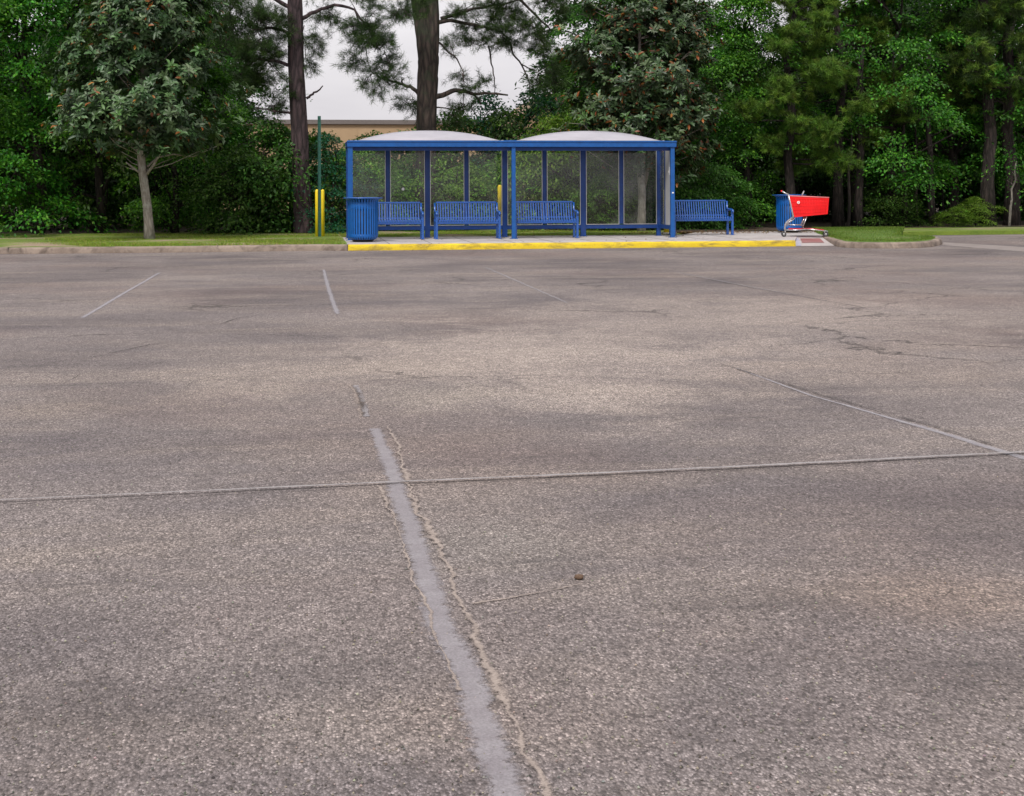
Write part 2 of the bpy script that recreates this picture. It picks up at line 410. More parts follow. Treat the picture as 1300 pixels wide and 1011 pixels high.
def limbs_to(mb, trunk_pts, targets, rng, r0=.05, sides=5):
    """bare limbs from the trunk out to a set of points, with a bend"""
    tp = [Vector(p) for p in trunk_pts]
    for tg in targets:
        tg = Vector(tg)
        cand = [p for p in tp if p.z < tg.z-.15] or tp[:1]
        a = cand[-1] if rng.uniform() < .3 else cand[int(rng.integers(max(0,len(cand)-3), len(cand)))]
        ln = (tg-a).length
        m1 = a.lerp(tg, .35)+Vector(rng.normal(size=3)*.06*ln)+Vector((0,0,.06*ln)); m2 = a.lerp(tg, .7)+Vector(rng.normal(size=3)*.05*ln)+Vector((0,0,.05*ln))
        mb.tube([a, m1, m2, tg], [r0, r0*.7, r0*.42, r0*.15], sides, wob=.1)

def make_broadleaf(name, h, rad, seed, cols, h0=.3, nc=150, per=190, crad=(.35,.75), L=(.07,.12), tr=.13, bark='bark_dark', shape=.8):
    rng = np.random.default_rng(seed)
    t = empty(name, (0,0,0))
    cl = broad_clumps(h0, h, rad, nc, rng, shape)
    mb = MB(); k = 9
    pts = [Vector((rng.normal()*.05*i, rng.normal()*.05*i, h*.9*i/(k-1))) for i in range(k)]; pts[0] = Vector((0,0,-.05))
    mb.tube(pts, [tr*(1.25 if i==0 else 1)*(1-.8*i/(k-1)) for i in range(k)], 9, wob=.06)
    idx = rng.choice(len(cl), min(len(cl), 34), replace=False)
    limbs_to(mb, pts, [cl[i][:3] for i in idx], rng, tr*.35)
    mb.build('trunk', M[bark], t)
    leafmesh('crown', *broad_leaves(cl, rng, per, crad, L, cols), TPL4, M['leaf'], t)
    return t

def tufts(C, Dr, rng, n=46, L=(.13,.21), w=.010, cols=G_PINE):
    """bursts of needles at points C pointing along Dr"""
    m = len(C); P = np.repeat(C, n, 0) + rng.normal(size=(m*n,3))*.02
    d = np.repeat(Dr, n, 0)*.75 + rand_unit(m*n, rng)
    off = rng.uniform(-.12,.02,size=(m*n,1)); P = P + np.repeat(Dr, n, 0)*off
    Ls = rng.uniform(*L, size=m*n)
    cc = np.repeat(palette(m, cols, rng, .2), n, 0)*(1+.15*rng.normal(size=(m*n,1)))
    return P, d, rand_unit(m*n, rng), Ls, np.full(m*n, w), np.clip(cc, .003, 1)

def bough(mb, a, b, rng, r=.03, ntw=22, spread=.45, up=.15):
    """a limb a->b with twigs near its end; returns tuft centres and directions"""
    a = Vector(a); b = Vector(b); ln = (b-a).length
    m1 = a.lerp(b,.3)+Vector(rng.normal(size=3)*.05*ln); m2 = a.lerp(b,.65)+Vector(rng.normal(size=3)*.05*ln)
    pts = [a,m1,m2,b]; mb.tube(pts, [r, r*.75, r*.5, r*.22], 5, wob=.12)
    C=[];D=[]
    for i in range(ntw):
        s = .3+.7*rng.uniform()**.7
        base = a.lerp(m1, s/.3) if s<.3 else (m1.lerp(m2,(s-.3)/.35) if s<.65 else m2.lerp(b,(s-.65)/.35))
        d = Vector(rng.normal(size=3)); d.z = d.z*.6+up; d = (d.normalized()+ (b-a).normalized()*.6).normalized()
        tl = spread*rng.uniform(.35,1.1); e = base+d*tl+Vector((0,0,-.05*tl))
        mb.tube([base, base.lerp(e,.5)+Vector(rng.normal(size=3)*.03), e], [r*.3, r*.22, r*.12], 3, caps=False)
        C.append(e); D.append(d)
        if rng.uniform() < .6:
            q = base.lerp(e,.6); C.append(q+Vector(rng.normal(size=3)*.05)); D.append((d+Vector(rng.normal(size=3)*.4)).normalized())
    return C, D

def make_pine(name, h, tr, seed, z0, nb, cols, reach=(1.2,2.4), bark='bark_dark', ntw=24, needles=42, w=.012, k=9):
    rng = np.random.default_rng(seed); t = empty(name, (0,0,0)); mb = MB()
    pts = [Vector((rng.normal()*.03*i, rng.normal()*.03*i, h*i/(k-1))) for i in range(k)]; pts[0] = Vector((0,0,-.05))
    mb.tube(pts, [tr*(1.2 if i==0 else 1)*(1-.7*i/(k-1)) for i in range(k)], 12, wob=.05)
    C=[];D=[]
    for i in range(nb):
        z = z0+(h-z0)*(i+.5*rng.uniform())/nb
        a = rng.uniform(0,6.28); ln = rng.uniform(*reach)*(1-.35*(z-z0)/(h-z0))
        f = z/h*(k-1); j = min(k-2,int(f)); p = pts[j].lerp(pts[j+1], f-j)
        e = p+Vector((math.cos(a)*ln, math.sin(a)*ln, rng.uniform(-.25,.5)))
        c,d = bough(mb, p, e, rng, .035, ntw); C+=c; D+=d
    mb.build('trunk', M[bark], t)
    leafmesh('crown', *tufts(np.array(C), np.array(D), rng, needles, cols=cols, w=w), TPL3, M['needle'], t)
    return t

def make_magnolia(name, loc, trunk, stems, env, n, seed, brown=.06, label='', extra=()):
    """trunk: list of local points; env(rng) -> local point of a rosette and its outward direction"""
    rng = np.random.default_rng(seed); t = empty(name, loc, 0, label, 'tree')
    mb = MB()
    for pts, rad in stems: mb.tube(pts, rad, 12, wob=.04)
    tips = []
    for _ in range(n//13):
        (cx_,cy_,cz_), o_ = env(rng); m_ = int(rng.integers(7,19)); r_ = rng.uniform(.14,.30)
        for _k in range(m_):
            q_ = rng.normal(size=3)*r_*np.array((1,1,.55)); q_[2] += .25*(q_[0]*o_[0]+q_[1]*o_[1])
            oo = norm(np.array(o_)+q_/r_*.45); tips.append(((cx_+q_[0], cy_+q_[1], cz_+q_[2]), oo))
    n = len(tips)
    sel = [tips[i][0] for i in rng.choice(n, min(n, 55), replace=False)]
    fine_ = [trunk[i].lerp(trunk[i+1], k/8) for i in range(len(trunk)-1) for k in range(8)]+[trunk[-1]]
    for q in sel:
        q = Vector(q); hd = math.hypot(q.x-trunk[0].x, q.y); zz = max(trunk[0].z, q.z-.35*hd-.1)
        a = min(fine_, key=lambda p: abs(p.z-zz)); ln = (q-a).length
        m1 = a.lerp(q,.4)+Vector((0,0,-.03*ln))+Vector(rng.normal(size=3)*.03*ln); m2 = a.lerp(q,.75)+Vector(rng.normal(size=3)*.03*ln)
        mb.tube([a,m1,m2,q],[.015,.011,.007,.003],5,wob=.1)
    for pts, rad in extra: mb.tube(pts, rad, 6, wob=.06)
    mb.build('trunk', M['bark_mag'], t)
    P=[];D=[];N=[];L=[];C=[]
    for (p, o) in tips:
        k = int(rng.integers(8, 14)); a0 = rng.uniform(0,6.28)
        ax = norm(np.array(o)*.8+np.array((0,0,.65))+rng.normal(size=3)*.25)
        s1 = norm(np.cross(ax, rand_unit(1,rng)[0])); s2 = np.cross(ax, s1)
        c = palette(1, G_MAG, rng, .22)[0]
        for i in range(k):
            a = a0+i*2.4; el = rng.uniform(.05, .75)
            d = (s1*math.cos(a)+s2*math.sin(a))*math.cos(el)+ax*math.sin(el) + np.array((0,0,-.12))
            P.append(np.array(p)-ax*rng.uniform(0,.12)); D.append(d); N.append(ax*1.0+rng.normal(size=3)*.18)
            L.append(rng.uniform(.11,.20))
            C.append(palette(1, G_MAGB, rng)[0] if rng.uniform() < brown else c*rng.uniform(.75,1.3))
    L = np.array(L)
    leafmesh('crown', np.array(P), np.array(D), np.array(N), L, L*.40, np.array(C), TPL6, M['magnolia'], t)
    return t

# ------------------------------------------------------------------ the ground
def sheet(name, pts, z, mat, thick=0.0):
    mb = MB(); n = len(pts)
    vs = [(p[0], p[1], z) for p in pts]
    if thick:
        vs += [(p[0], p[1], z-thick) for p in pts]
        fs = [tuple(range(n))] + [tuple((i, n+i, n+(i+1)%n, (i+1)%n)) for i in range(n)]
        fs[0] = tuple(range(n))
    else: fs = [tuple(range(n))]
    mb.add(vs, fs); o = mb.build(name, mat); o['kind'] = 'structure'
    import bmesh
    bm = bmesh.new(); bm.from_mesh(o.data); bmesh.ops.recalc_face_normals(bm, faces=bm.faces)
    if not thick:
        for f in bm.faces:
            if f.normal.z < 0: f.normal_flip()
    bm.to_mesh(o.data); bm.free()
    return o
def g(px, py, z=0): p = onZ(px, py, z); return (p.x, p.y)
def blobpx(px, py, rx, ry, amt, c):
    a = onZ(px, py); return (a.x, a.y, rx, ry, amt, c)
BLOBS = [blobpx(690, 455, 2.2, 3.0, .85, (.60,.51,.45)), blobpx(960, 400, 3.8, 3.4, .75, (.52,.44,.39)), blobpx(400, 470, 1.7, 1.5, .6, (.50,.42,.36)), blobpx(1100, 470, 1.6, 1.4, .4, (.40,.32,.27)), blobpx(60, 520, .6, .5, .6, (.40,.33,.28)), blobpx(1160, 760, .5, .4, .5, (.38,.28,.22)),
         blobpx(520, 500, .9, .9, .6, (.42,.365,.315)), blobpx(640, 690, .55, .5, .5, (.33,.30,.275)),
         blobpx(1200, 860, .5, .4, .7, (.12,.10,.10)), blobpx(1000, 770, .45, .35, .5, (.15,.13,.13)), blobpx(120, 900, .5, .3, .5, (.13,.11,.105)), blobpx(1180, 640, 1.0, .8, .55, (.155,.135,.14)),
         blobpx(90, 590, .8, .6, .5, (.16,.145,.165)), blobpx(30, 800, .5, .5, .5, (.15,.13,.135)),
         blobpx(120, 440, 2.2, 1.6, .4, (.17,.15,.155)), blobpx(420, 860, .6, .4, .45, (.15,.135,.135)),
         blobpx(360, 345, 3.0, 1.4, .35, (.16,.15,.155))]
M['asphalt'] = mat_asphalt()
asp = sheet('ground', [(-500,-200),(500,-200),(500,900),(-500,900)], 0, M['asphalt'])
asp.name = 'parking_lot'

YK = 28.8                                   # kerb face line
xY0 = XatY(441, YK); xY1 = XatY(1010, YK)
def arc(c, r, a0, a1, n=8): return [(c[0]+r*math.cos(a0+(a1-a0)*i/n), c[1]+r*math.sin(a0+(a1-a0)*i/n)) for i in range(n+1)]
# concrete platform under the shelter
Xr = XatY(1010, YK)+.05
YB = 33.15                                  # back edge of the platform
sheet('platform', [(xY0, YK+.15),(Xr-.02, YK+.15),(XatY(1012,31.4), 31.4),(XatY(1045,31.4), 31.4),(XatY(1045,34.9), 34.9),(XatY(885,34.9), 34.9),(XatY(868,YB), YB),(xY0, YB)], PH, M['slab'], .2)
jm = MB()
for i in range(1, 11):
    x = xY0+(Xr-xY0)*i/11
    jm.box(x-.006, x+.006, YK+.16, YB-.02, PH+.001, PH+.003)
jm.box(xY0+.02, Xr-.1, YK+1.35, YK+1.362, PH+.0012, PH+.0032)
o = jm.build('platform_joints', M['joint']); o['kind'] = 'structure'
# yellow kerb: rounded top edge, lengths with open joints
def kerb_run(name, path, mat, w=.15, h=PH, seg=3.0, jitter=.004, z=0.004):
    """kerb stones along a path (outer face on the path, stone to its left side)"""
    mb = MB(); acc = []
    P = [Vector((p[0], p[1], 0)) for p in path]
    fine = [P[0]]
    for a, b in zip(P, P[1:]):
        m = max(1, int((b-a).length/.3))
        for i in range(1, m+1): fine.append(a.lerp(b, i/m))
    prof = [(0.0,-.05),(.0,.02),(.006,h*.55),(.014,h-.022),(.034,h-.003),(.06,h+z),(w,h+z),(w,-.05)]
    rows = []
    for i, p in enumerate(fine):
        d = (fine[min(i+1,len(fine)-1)]-fine[max(i-1,0)]).normalized(); nrm = Vector((-d.y, d.x, 0))
        j = random.uniform(-jitter, jitter)
        rows.append([p+nrm*(a+j*.5)+Vector((0,0,b+(j if b>h*.6 else 0))) for a, b in prof])
    n = len(prof); vs = [v for r in rows for v in r]; fs = []
    for i in range(len(rows)-1):
        for k in range(n-1):
            a = i*n+k; fs.append((a, a+n, a+n+1, a+1))
    fs.append(tuple(range(n))); fs.append(tuple(reversed(range((len(rows)-1)*n, len(rows)*n))))
    mb.add(vs, fs, False)
    o = mb.build(name, mat); o['kind'] = 'structure'; return o
kerb_run('yellow_kerb', [(xY0,YK),(xY1,YK)], M['kerb_yellow'])
# plain kerb to the left, bending slightly toward the camera, as the photo shows
kl = [g(-260,327.5), g(0,322.8), g(150,321.6), g(300,320), g(400,318.4), (xY0-.004,YK)]
kerb_run('grey_kerb', kl, M['kerb'])
jm = MB()
for px in (10, 112, 276, 441):
    a = onZ(px, 322.6-3.5*px/300*.6 if px<300 else 320.5, 0)
    y = kl[1][1] + (YK-kl[1][1])*(px/441.0)
    x = XatY(px, y); jm.box(x-.008, x+.008, y-.003, y+.155, .0, PH+.0065)
o = jm.build('kerb_joints', M['joint']); o['kind'] = 'structure'
# turf between kerb and wood (with the strip behind the shelter)
lawn_l = [(p[0], p[1]+.15) for p in kl[:-1]] + [(xY0, YK+.15),(xY0, 33.2),(xY0,37.4),(XatY(-260,37),37.4)]
def bumpy_lawn(name, x0, x1, y0f, y1, mat, z=PH, step=.35, amp=.03):
    mb = MB(); nx = int((x1-x0)/step); ny = 14; vs=[]
    for i in range(nx+1):
        x = x0+(x1-x0)*i/nx; ya = y0f(x)
        for j in range(ny+1):
            y = ya+(y1-ya)*j/ny
            vs.append((x, y, z+(0 if j in (0,) else amp*(math.sin(x*1.7+y)+math.sin(x*.6-y*2.1)+random.uniform(-.4,.4))*.5+.02)))
    fs=[]
    for i in range(nx):
        for j in range(ny): a=i*(ny+1)+j; fs.append((a,a+ny+1,a+ny+2,a+1))
    mb.add(vs, fs, True); o = mb.build(name, mat); o['kind']='structure'; return o
def kerb_back(x):
    P = [(p[0], p[1]+.155) for p in kl]
    for a, b in zip(P, P[1:]):
        if a[0] <= x <= b[0]: return a[1]+(b[1]-a[1])*(x-a[0])/(b[0]-a[0])
    return P[-1][1]
bumpy_lawn('grass_verge', kl[0][0], xY0-.003, kerb_back, 38, M['turf'])
xBr = XatY(872, YB)
bumpy_lawn('grass_behind_shelter', xY0, xBr, lambda x: YB+.003, 38, M['turf'])
bumpy_lawn('leafy_bank', xBr, XatY(1030,35), lambda x: 34.95, 38, M['litter'])

# dropped kerb, tactile patch and island
YRT = 31.4
rA0 = onZ(1012,314.3,.004); rA1 = onZ(1082,314.6,.004); rB0 = Vector((XatY(1012,YRT),YRT,PH+.002)); rB1 = Vector((XatY(1044,YRT),YRT,PH+.002))
rA0.x = Xr-.30; rB0.x -= .30; rA0.y = YK+.015; rA1.y = YK+.015
def rampP(u, v, dz=0):
    p = rA0.lerp(rA1,u).lerp(rB0.lerp(rB1,u),v); f = min(1, max(0, 1-(u-.16)/.10))*min(1, v*9); p.z += (PH+.002-p.z)*f+dz; return p
def ramp_sheet(name, u0,u1,v0,v1,mat,dz,n=10):
    mb = MB(); vs=[rampP(u0+(u1-u0)*i/n, v0+(v1-v0)*j/n, dz) for i in range(n+1) for j in range(n+1)]
    mb.add(vs, [(i*(n+1)+j,(i+1)*(n+1)+j,(i+1)*(n+1)+j+1,i*(n+1)+j+1) for i in range(n) for j in range(n)])
    o = mb.build(name, mat); o['kind']='structure'; return o
ramp_sheet('kerb_ramp',0,1,0,1,M['slab'],0,25)
ramp_sheet('ramp_paint',.17,.34,.01,.9,M['ramp_blue'],.004,20)
ramp_sheet('tactile_paving',.38,.86,.28,.72,M['ramp_red'],.006)
isl_px = [(1030,296.4),(1040,299.5),(1052,303.2),(1066,306.8),(1085,307.9),(1110,308.2),(1140,308.2),(1165,307.7),(1184,306.4),(1193,304.6),(1196,303.0),(1192,301.4),(1180,300.4),(1160,299.9),(1148,299.6)]
isl = [onZ(a,b,PH) for a,b in isl_px]
top = [(p.x,p.y) for p in isl]
kerb_run('island_kerb', top[1:], M['kerb'], w=.14)
cen = Vector((sum(p[0] for p in top)/len(top), sum(p[1] for p in top)/len(top)))
inner = []
for i, p in enumerate(top):
    a = Vector(top[max(i-1,0)]); b = Vector(top[min(i+1,len(top)-1)]); d = (b-a).normalized()
    inner.append(Vector(p)+Vector((-d.y, d.x))*.13)
back = [(XatY(1148,37.2),37.2), (XatY(1030,37.2),37.2)]
mbi = MB(); ctr = (cen.x, cen.y+.6)
ring = [(p.x,p.y) for p in inner]+back; n=len(ring)
vs = [(p[0],p[1],PH+.004) for p in ring]+[(ctr[0]+(p[0]-ctr[0])*.6, ctr[1]+(p[1]-ctr[1])*.6, PH+.03) for p in ring]+[(ctr[0],ctr[1],PH+.04)]
fs = [(i,(i+1)%n,n+(i+1)%n,n+i) for i in range(n)]+[(n+i,n+(i+1)%n,2*n) for i in range(n)]
mbi.add(vs, fs, True); o = mbi.build('grass_island', M['turf_green']); o['kind']='structure'
# wood-edge verge to the right and forest floor behind everything
sheet('wood_edge_verge', [g(1146,299.4),g(1300,297.6),g(1420,296.8),(XatY(1420,42),42),(XatY(1140,42),42),(XatY(1140,37),37.0)], .10, M['turf'], .12)
sheet('forest_floor', [(-30,37.6),(34,37.6),(50,72),(-50,72)], .115, M['litter'], .1)
# pale concrete gutter by the island
gt = sheet('gutter', [g(1196,311.5),g(1198,308),g(1300,314),g(1480,324.5),g(1480,332),g(1300,320)], .004, M['gutter'])
sheet('far_gutter', [g(1150,300.9),g(1300,298.7),g(1420,297.6),g(1420,298.6),g(1300,299.9),g(1160,301.6)], .004, M['gutter'])

# ------------------------------------------------------------------ lines, seams and cracks on the asphalt
def strip(name, pxs, widths, mat, z=.004, jit=.12, step=.03, seed=1):
    rng = random.Random(seed); P = [onZ(a,b,0) for a,b in pxs]; mb = MB(); L=[]; wa = wb = 0.0
    for i in range(len(P)-1):
        m = max(1,int((P[i+1]-P[i]).length/step))
        for k in range(m+(i==len(P)-2)):
            t = k/m; p = P[i].lerp(P[i+1],t); w = widths[i]+(widths[i+1]-widths[i])*t
            d = (P[i+1]-P[i]).normalized(); nn = Vector((-d.y,d.x,0))
            wa = wa*.8+rng.uniform(-1,1)*jit*.9; wb = wb*.8+rng.uniform(-1,1)*jit*.7; c = wa*w*.6; hw_ = w*.62*max(.35,1+wb); zz = Vector((0,0,z))
            L += [p+nn*(c-hw_)+zz, p+nn*c+zz, p+nn*(c+hw_)+zz]
    n = len(L)//3; fs=[]
    for i in range(n-1):
        for k in (0,1): fs.append((3*i+k,3*i+3+k,3*i+4+k,3*i+1+k))
    mb.add(L, fs); o = mb.build(name, mat); o['kind']='structure'
    at = o.data.attributes.new('across','FLOAT','POINT'); at.data.foreach_set('value', [0.0,1.0,0.0]*n)
    if o.data.polygons[0].normal.z < 0: o.data.flip_normals()
    return o
strip('parking_line', [(476,545),(497,600),(511,640),(528,690),(560,790),(588,850),(612,920),(650,1030)], [.075,.09]+[.10]*5+[.095], M['line'], seed=2, jit=.07)
strip('parking_line', [(452,490),(465,530)], [.05,.05], M['line_faint'], seed=3)
strip('sandy_crack', [(445,488),(452,508),(458,530)], [.04,.06,.04], M['sand'], seed=3, jit=.35)
strip('sandy_crack', [(493,543),(506,575),(518,610),(525,627),(548,690),(578,760),(600,800),(625,860),(650,920),(700,1030)], [.026,.032,.036,.040,.036,.033,.033,.035,.03,.028], M['sand'], z=.008, seed=4, jit=.5)
strip('sandy_crack', [(484,620),(500,660),(523,730),(550,800),(585,880)], [.022,.02,.022,.016,.012], M['sand'], z=.007, seed=14, jit=.6)
strip('sandy_crack', [(600,768),(640,762),(690,753),(740,742)], [.022,.016,.014,.010], M['sand'], seed=5, jit=.5)
strip('joint_seam', [(-60,641),(0,638),(200,629),(490,615.5),(800,602),(1000,592),(1300,576.5),(1400,572)], [.012,.014,.016,.020,.026,.026,.026,.026], M['seam'], z=.012, seed=6, jit=.12)
strip('joint_crack', [(-60,644),(0,641),(200,632.5),(490,618.5),(800,604.5),(1000,594.5),(1300,578.6)], [.012,.013,.012,.008,.006,.006,.006], M['tar'], z=.010, seed=7, jit=.5)
strip('parking_line', [(935,468),(1030,503),(1110,526),(1180,546),(1255,569),(1330,592)], [.02,.03,.042,.054,.066,.075], M['line_mid'], seed=8, jit=.08)
strip('seam_crack', [(915,463),(985,484),(1040,501),(1110,521),(1180,541),(1262,566)], [.015,.025,.02,.02,.02,.015], M['tar'], z=.008, seed=9, jit=.5)
strip('parking_line', [(105,404),(150,377),(202,347)], [.06,.065,.06], M['line_mid'], seed=10, jit=.08)
strip('parking_line', [(411,343),(418,371),(428,399)], [.06,.07,.065], M['line_mid'], seed=11, jit=.08)
strip('parking_line', [(617,340),(665,361),(720,385)], [.05,.05,.04], M['line_faint'], seed=12)
strip('parking_line', [(860,346),(950,364),(1050,383)], [.05,.04,.03], M['line_faint'], seed=13)
strip('seam_crack', [(870,350),(960,367),(1040,381),(1100,392)], [.02,.02,.02,.02], M['tar'], z=.006, seed=15, jit=.5)
for i, (pp, w) in enumerate([([(0,416),(90,415),(200,414),(330,411)], .035), ([(60,462),(130,452),(190,438),(215,436)], .03), ([(80,488),(98,480),(103,476)], .022),
        ([(225,500),(245,486),(268,479),(290,478)], .018), ([(280,412),(300,405),(320,402)], .03),
        ([(0,474),(60,474),(200,475),(290,474)], .016), ([(470,531),(505,530)], .02), ([(1100,424),(1180,420),(1300,416)], .02)]):
    strip('hairline_crack', pp, [w*.3]+[w*.6]*(len(pp)-2)+[w*.25], M['tar'], z=.005, seed=20+i, jit=.8)

# ------------------------------------------------------------------ grass blades and fallen leaves
def blades(name, pts, hgt, cols, seed, label):
    rng = np.random.default_rng(seed); n=len(pts)
    d = np.c_[rng.normal(size=(n,2))*.45, np.ones(n)]
    L = rng.uniform(*hgt, size=n)
    o = leafmesh(name, pts, d, rand_unit(n,rng)*np.array((1,1,.1)), L, np.full(n,.012), palette(n, cols, rng, .25), TPL3, M['blade'])
    return tag(o, label, 'grass', kind='stuff')
def scatter(x0,x1,y0,y1,n,rng,dens):
    p = np.c_[rng.uniform(x0,x1,n), rng.uniform(y0,y1,n)]
    v = np.sin(p[:,0]*1.1+np.sin(p[:,1]*2.3)*1.3)+np.sin(p[:,0]*.37+1.3)+np.sin(p[:,1]*3.1+p[:,0]*.8)*.6
    return p[v>dens]
rg = np.random.default_rng(3)
p = scatter(kl[0][0], xY0-.05, 28.3, 36.5, 110000, rg, -.35)
p = p[[ (yy>kerb_back(xx)+.03) for xx,yy in p]]
GR = [(.17,.27,.03),(.12,.23,.025),(.24,.30,.05),(.28,.26,.09)]
blades('verge_grass', np.c_[p, np.full(len(p),PH+.005)], (.02,.065), GR, 1, 'patchy green turf growing behind the grey kerb on the left')
p = scatter(xY0, xBr, YB+.03, 36.5, 36000, rg, -.5)
blades('shelter_grass', np.c_[p, np.full(len(p),PH+.005)], (.02,.06), GR, 2, 'thin grass growing on the ground behind the bus shelter')
def inpoly(P, poly):
    x,y = P[:,0],P[:,1]; c = np.zeros(len(P),bool); n=len(poly)
    for i in range(n):
        x0,y0 = poly[i]; x1,y1 = poly[(i+1)%n]
        k = ((y0>y)!=(y1>y)) & (x < (x1-x0)*(y-y0)/(y1-y0+1e-12)+x0); c ^= k
    return c
xs=[q[0] for q in ring]; ys=[q[1] for q in ring]
p = np.c_[rg.uniform(min(xs),max(xs),45000), rg.uniform(min(ys),max(ys),45000)]; p = p[inpoly(p, ring)]
blades('island_grass', np.c_[p, np.full(len(p),PH+.015)], (.02,.055), [(.075,.145,.02),(.10,.175,.025),(.14,.19,.04)], 3, 'bright green mown grass on the kerbed island')
def litter(name, pts, cols, seed, label, L=(.03,.07)):
    rng = np.random.default_rng(seed); n=len(pts)
    l = rng.uniform(*L, size=n)
    o = leafmesh(name, pts, np.c_[rng.normal(size=(n,2)), rng.normal(size=n)*.15], np.c_[rng.normal(size=(n,2))*.3, np.ones(n)], l, l*.55, palette(n, cols, rng, .3), TPL4, M['blade'])
    return tag(o, label, 'fallen leaves', kind='stuff')
BR = [(.16,.08,.035),(.22,.13,.06),(.10,.05,.03),(.28,.19,.10)]
pts = np.r_[np.c_[rg.uniform(xBr-3.5,XatY(1030,35),1500), YB+.1+np.abs(rg.normal(size=1500))*1.2, np.full(1500,PH+.02)],
            np.c_[rg.uniform(xY0,xBr,500), rg.uniform(YB-.1,36,500), np.full(500,PH+.03)],
            np.c_[rg.uniform(XatY(440,33),xBr,70), rg.uniform(YK+.3,YB,70), np.full(70,PH+.008)],
            np.c_[rg.normal(size=240)*1.3+XatY(190,32.3), rg.normal(size=240)*.6+32, np.full(240,PH+.03)]]
litter('fallen_leaves', pts, BR, 5, 'brown fallen leaves around the shelter and under the trees')
pts = np.c_[XatY(450,28.6)+np.abs(rg.normal(size=46))*rg.uniform(-.6,1.6,46), YK-.03-np.abs(rg.normal(size=46))*.08, np.full(46,.012)]
litter('kerbside_leaves', pts, BR, 6, 'small dry reddish leaves caught along the foot of the yellow kerb', (.02,.05))
# crumbs of loose gravel on the near asphalt
n = 2600; rr = np.random.default_rng(12)
pp_ = np.array([tuple(onZ(a,b,0)) for a,b in zip(rr.uniform(-40,1340,n), 1020-np.abs(rr.normal(size=n))*260)]); pp_ = pp_[(pp_[:,1]<20)&(pp_[:,1]>1)]
n = len(pp_); q = rand_unit(n, rr); q[:,2] = np.abs(q[:,2])*.5; s_ = rr.uniform(.004,.010,size=n)
OCT = (np.array([(-.5,0,0),(0,.5,0),(.5,0,0),(0,-.5,0),(0,0,.45)],float), [(0,1,4),(1,2,4),(2,3,4),(3,0,4)])
up_ = np.tile(np.array((0,0,1.0)),(n,1))+rr.normal(size=(n,3))*.15
o = leafmesh('loose_grit', pp_+np.array((0,0,.002)), np.c_[rr.normal(size=(n,2)),np.zeros(n)], up_, s_, s_*rr.uniform(.6,1,n), palette(n, [(.30,.26,.23),(.22,.2,.19),(.40,.36,.32),(.12,.11,.10)], rr, .2), OCT, M['blade'])
tag(o, 'loose crumbs of gravel scattered over the worn asphalt', 'grit', kind='stuff')

# ------------------------------------------------------------------ small pebble by the seam
mb = MB(); pr = onZ(735,736,0)
mb.lathe([(.0001,.002),(.012,.002),(.016,.008),(.012,.015),(.0001,.018)], 9)
for i,v in enumerate(mb.v): mb.v[i] = (v[0]*(1+.25*math.sin(i*1.7)), v[1]*(.8+.2*math.sin(i*2.3)), v[2])
o = mb.build('pebble', mat_paint('brown_stone', (.13,.08,.05), .8, .3, scale=60)); o.location = (pr.x,pr.y,0)
tag(o, 'small brown pebble lying alone on the asphalt right of the crack', 'pebble')

# ------------------------------------------------------------------ bus shelter
YF, YR = 31.25, 32.50
sx0, sx1 = XatY(441.5, YF), XatY(857, YF)
sw = sx1-sx0; ztop = PH+2.19
T = empty('bus_shelter', (sx0, YF, PH), 0, 'long blue double bus shelter with two white domed roofs and clear panes', 'bus shelter')
dp = YR-YF; HB = 2.19
def part(mb, name, mat, parent=None, bevel=.004): return mb.build(name, M[mat], T if parent is None else parent, bevel)
pw = .085
xm = XatY(652.3, YF)-sx0
def prel(px, Y=YR): return XatY(px, Y)-sx0
# front posts with base plates
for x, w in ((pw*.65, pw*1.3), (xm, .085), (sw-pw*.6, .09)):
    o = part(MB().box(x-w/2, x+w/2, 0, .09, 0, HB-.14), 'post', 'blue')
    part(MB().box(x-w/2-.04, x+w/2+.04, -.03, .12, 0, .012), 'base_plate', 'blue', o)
# rear posts down to the ground
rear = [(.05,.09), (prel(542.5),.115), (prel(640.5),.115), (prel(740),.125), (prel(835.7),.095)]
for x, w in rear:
    o = part(MB().box(x-w/2, x+w/2, dp-.05, dp+.04, 0, HB-.14), 'post', 'blue_shaded')
    part(MB().box(x-w/2-.03, x+w/2+.03, dp-.09, dp+.08, 0, .012), 'base_plate', 'blue_shaded', o)
# roof beams
fb = MB().box(-.01, sw+.03, -.03, .10, HB-.14, HB)
fb.box(-.02, sw+.04, -.045, -.03, HB-.035, HB-.01)
part(fb, 'roof_beam', 'blue')
part(MB().box(-.01, sw+.03, dp-.07, dp+.06, HB-.14, HB-.002), 'roof_beam', 'blue_shaded')
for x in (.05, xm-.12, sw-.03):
    part(MB().box(x-.055, x+.055, .10, dp-.07, HB-.13, HB-.01), 'side_beam', 'blue_shaded')
part(MB().box(.0, sw, .13, .20, HB-.22, HB-.142), 'beam_shade_strip', 'blue_shaded')  # dark strip added to stand for the shaded underside of the front beam
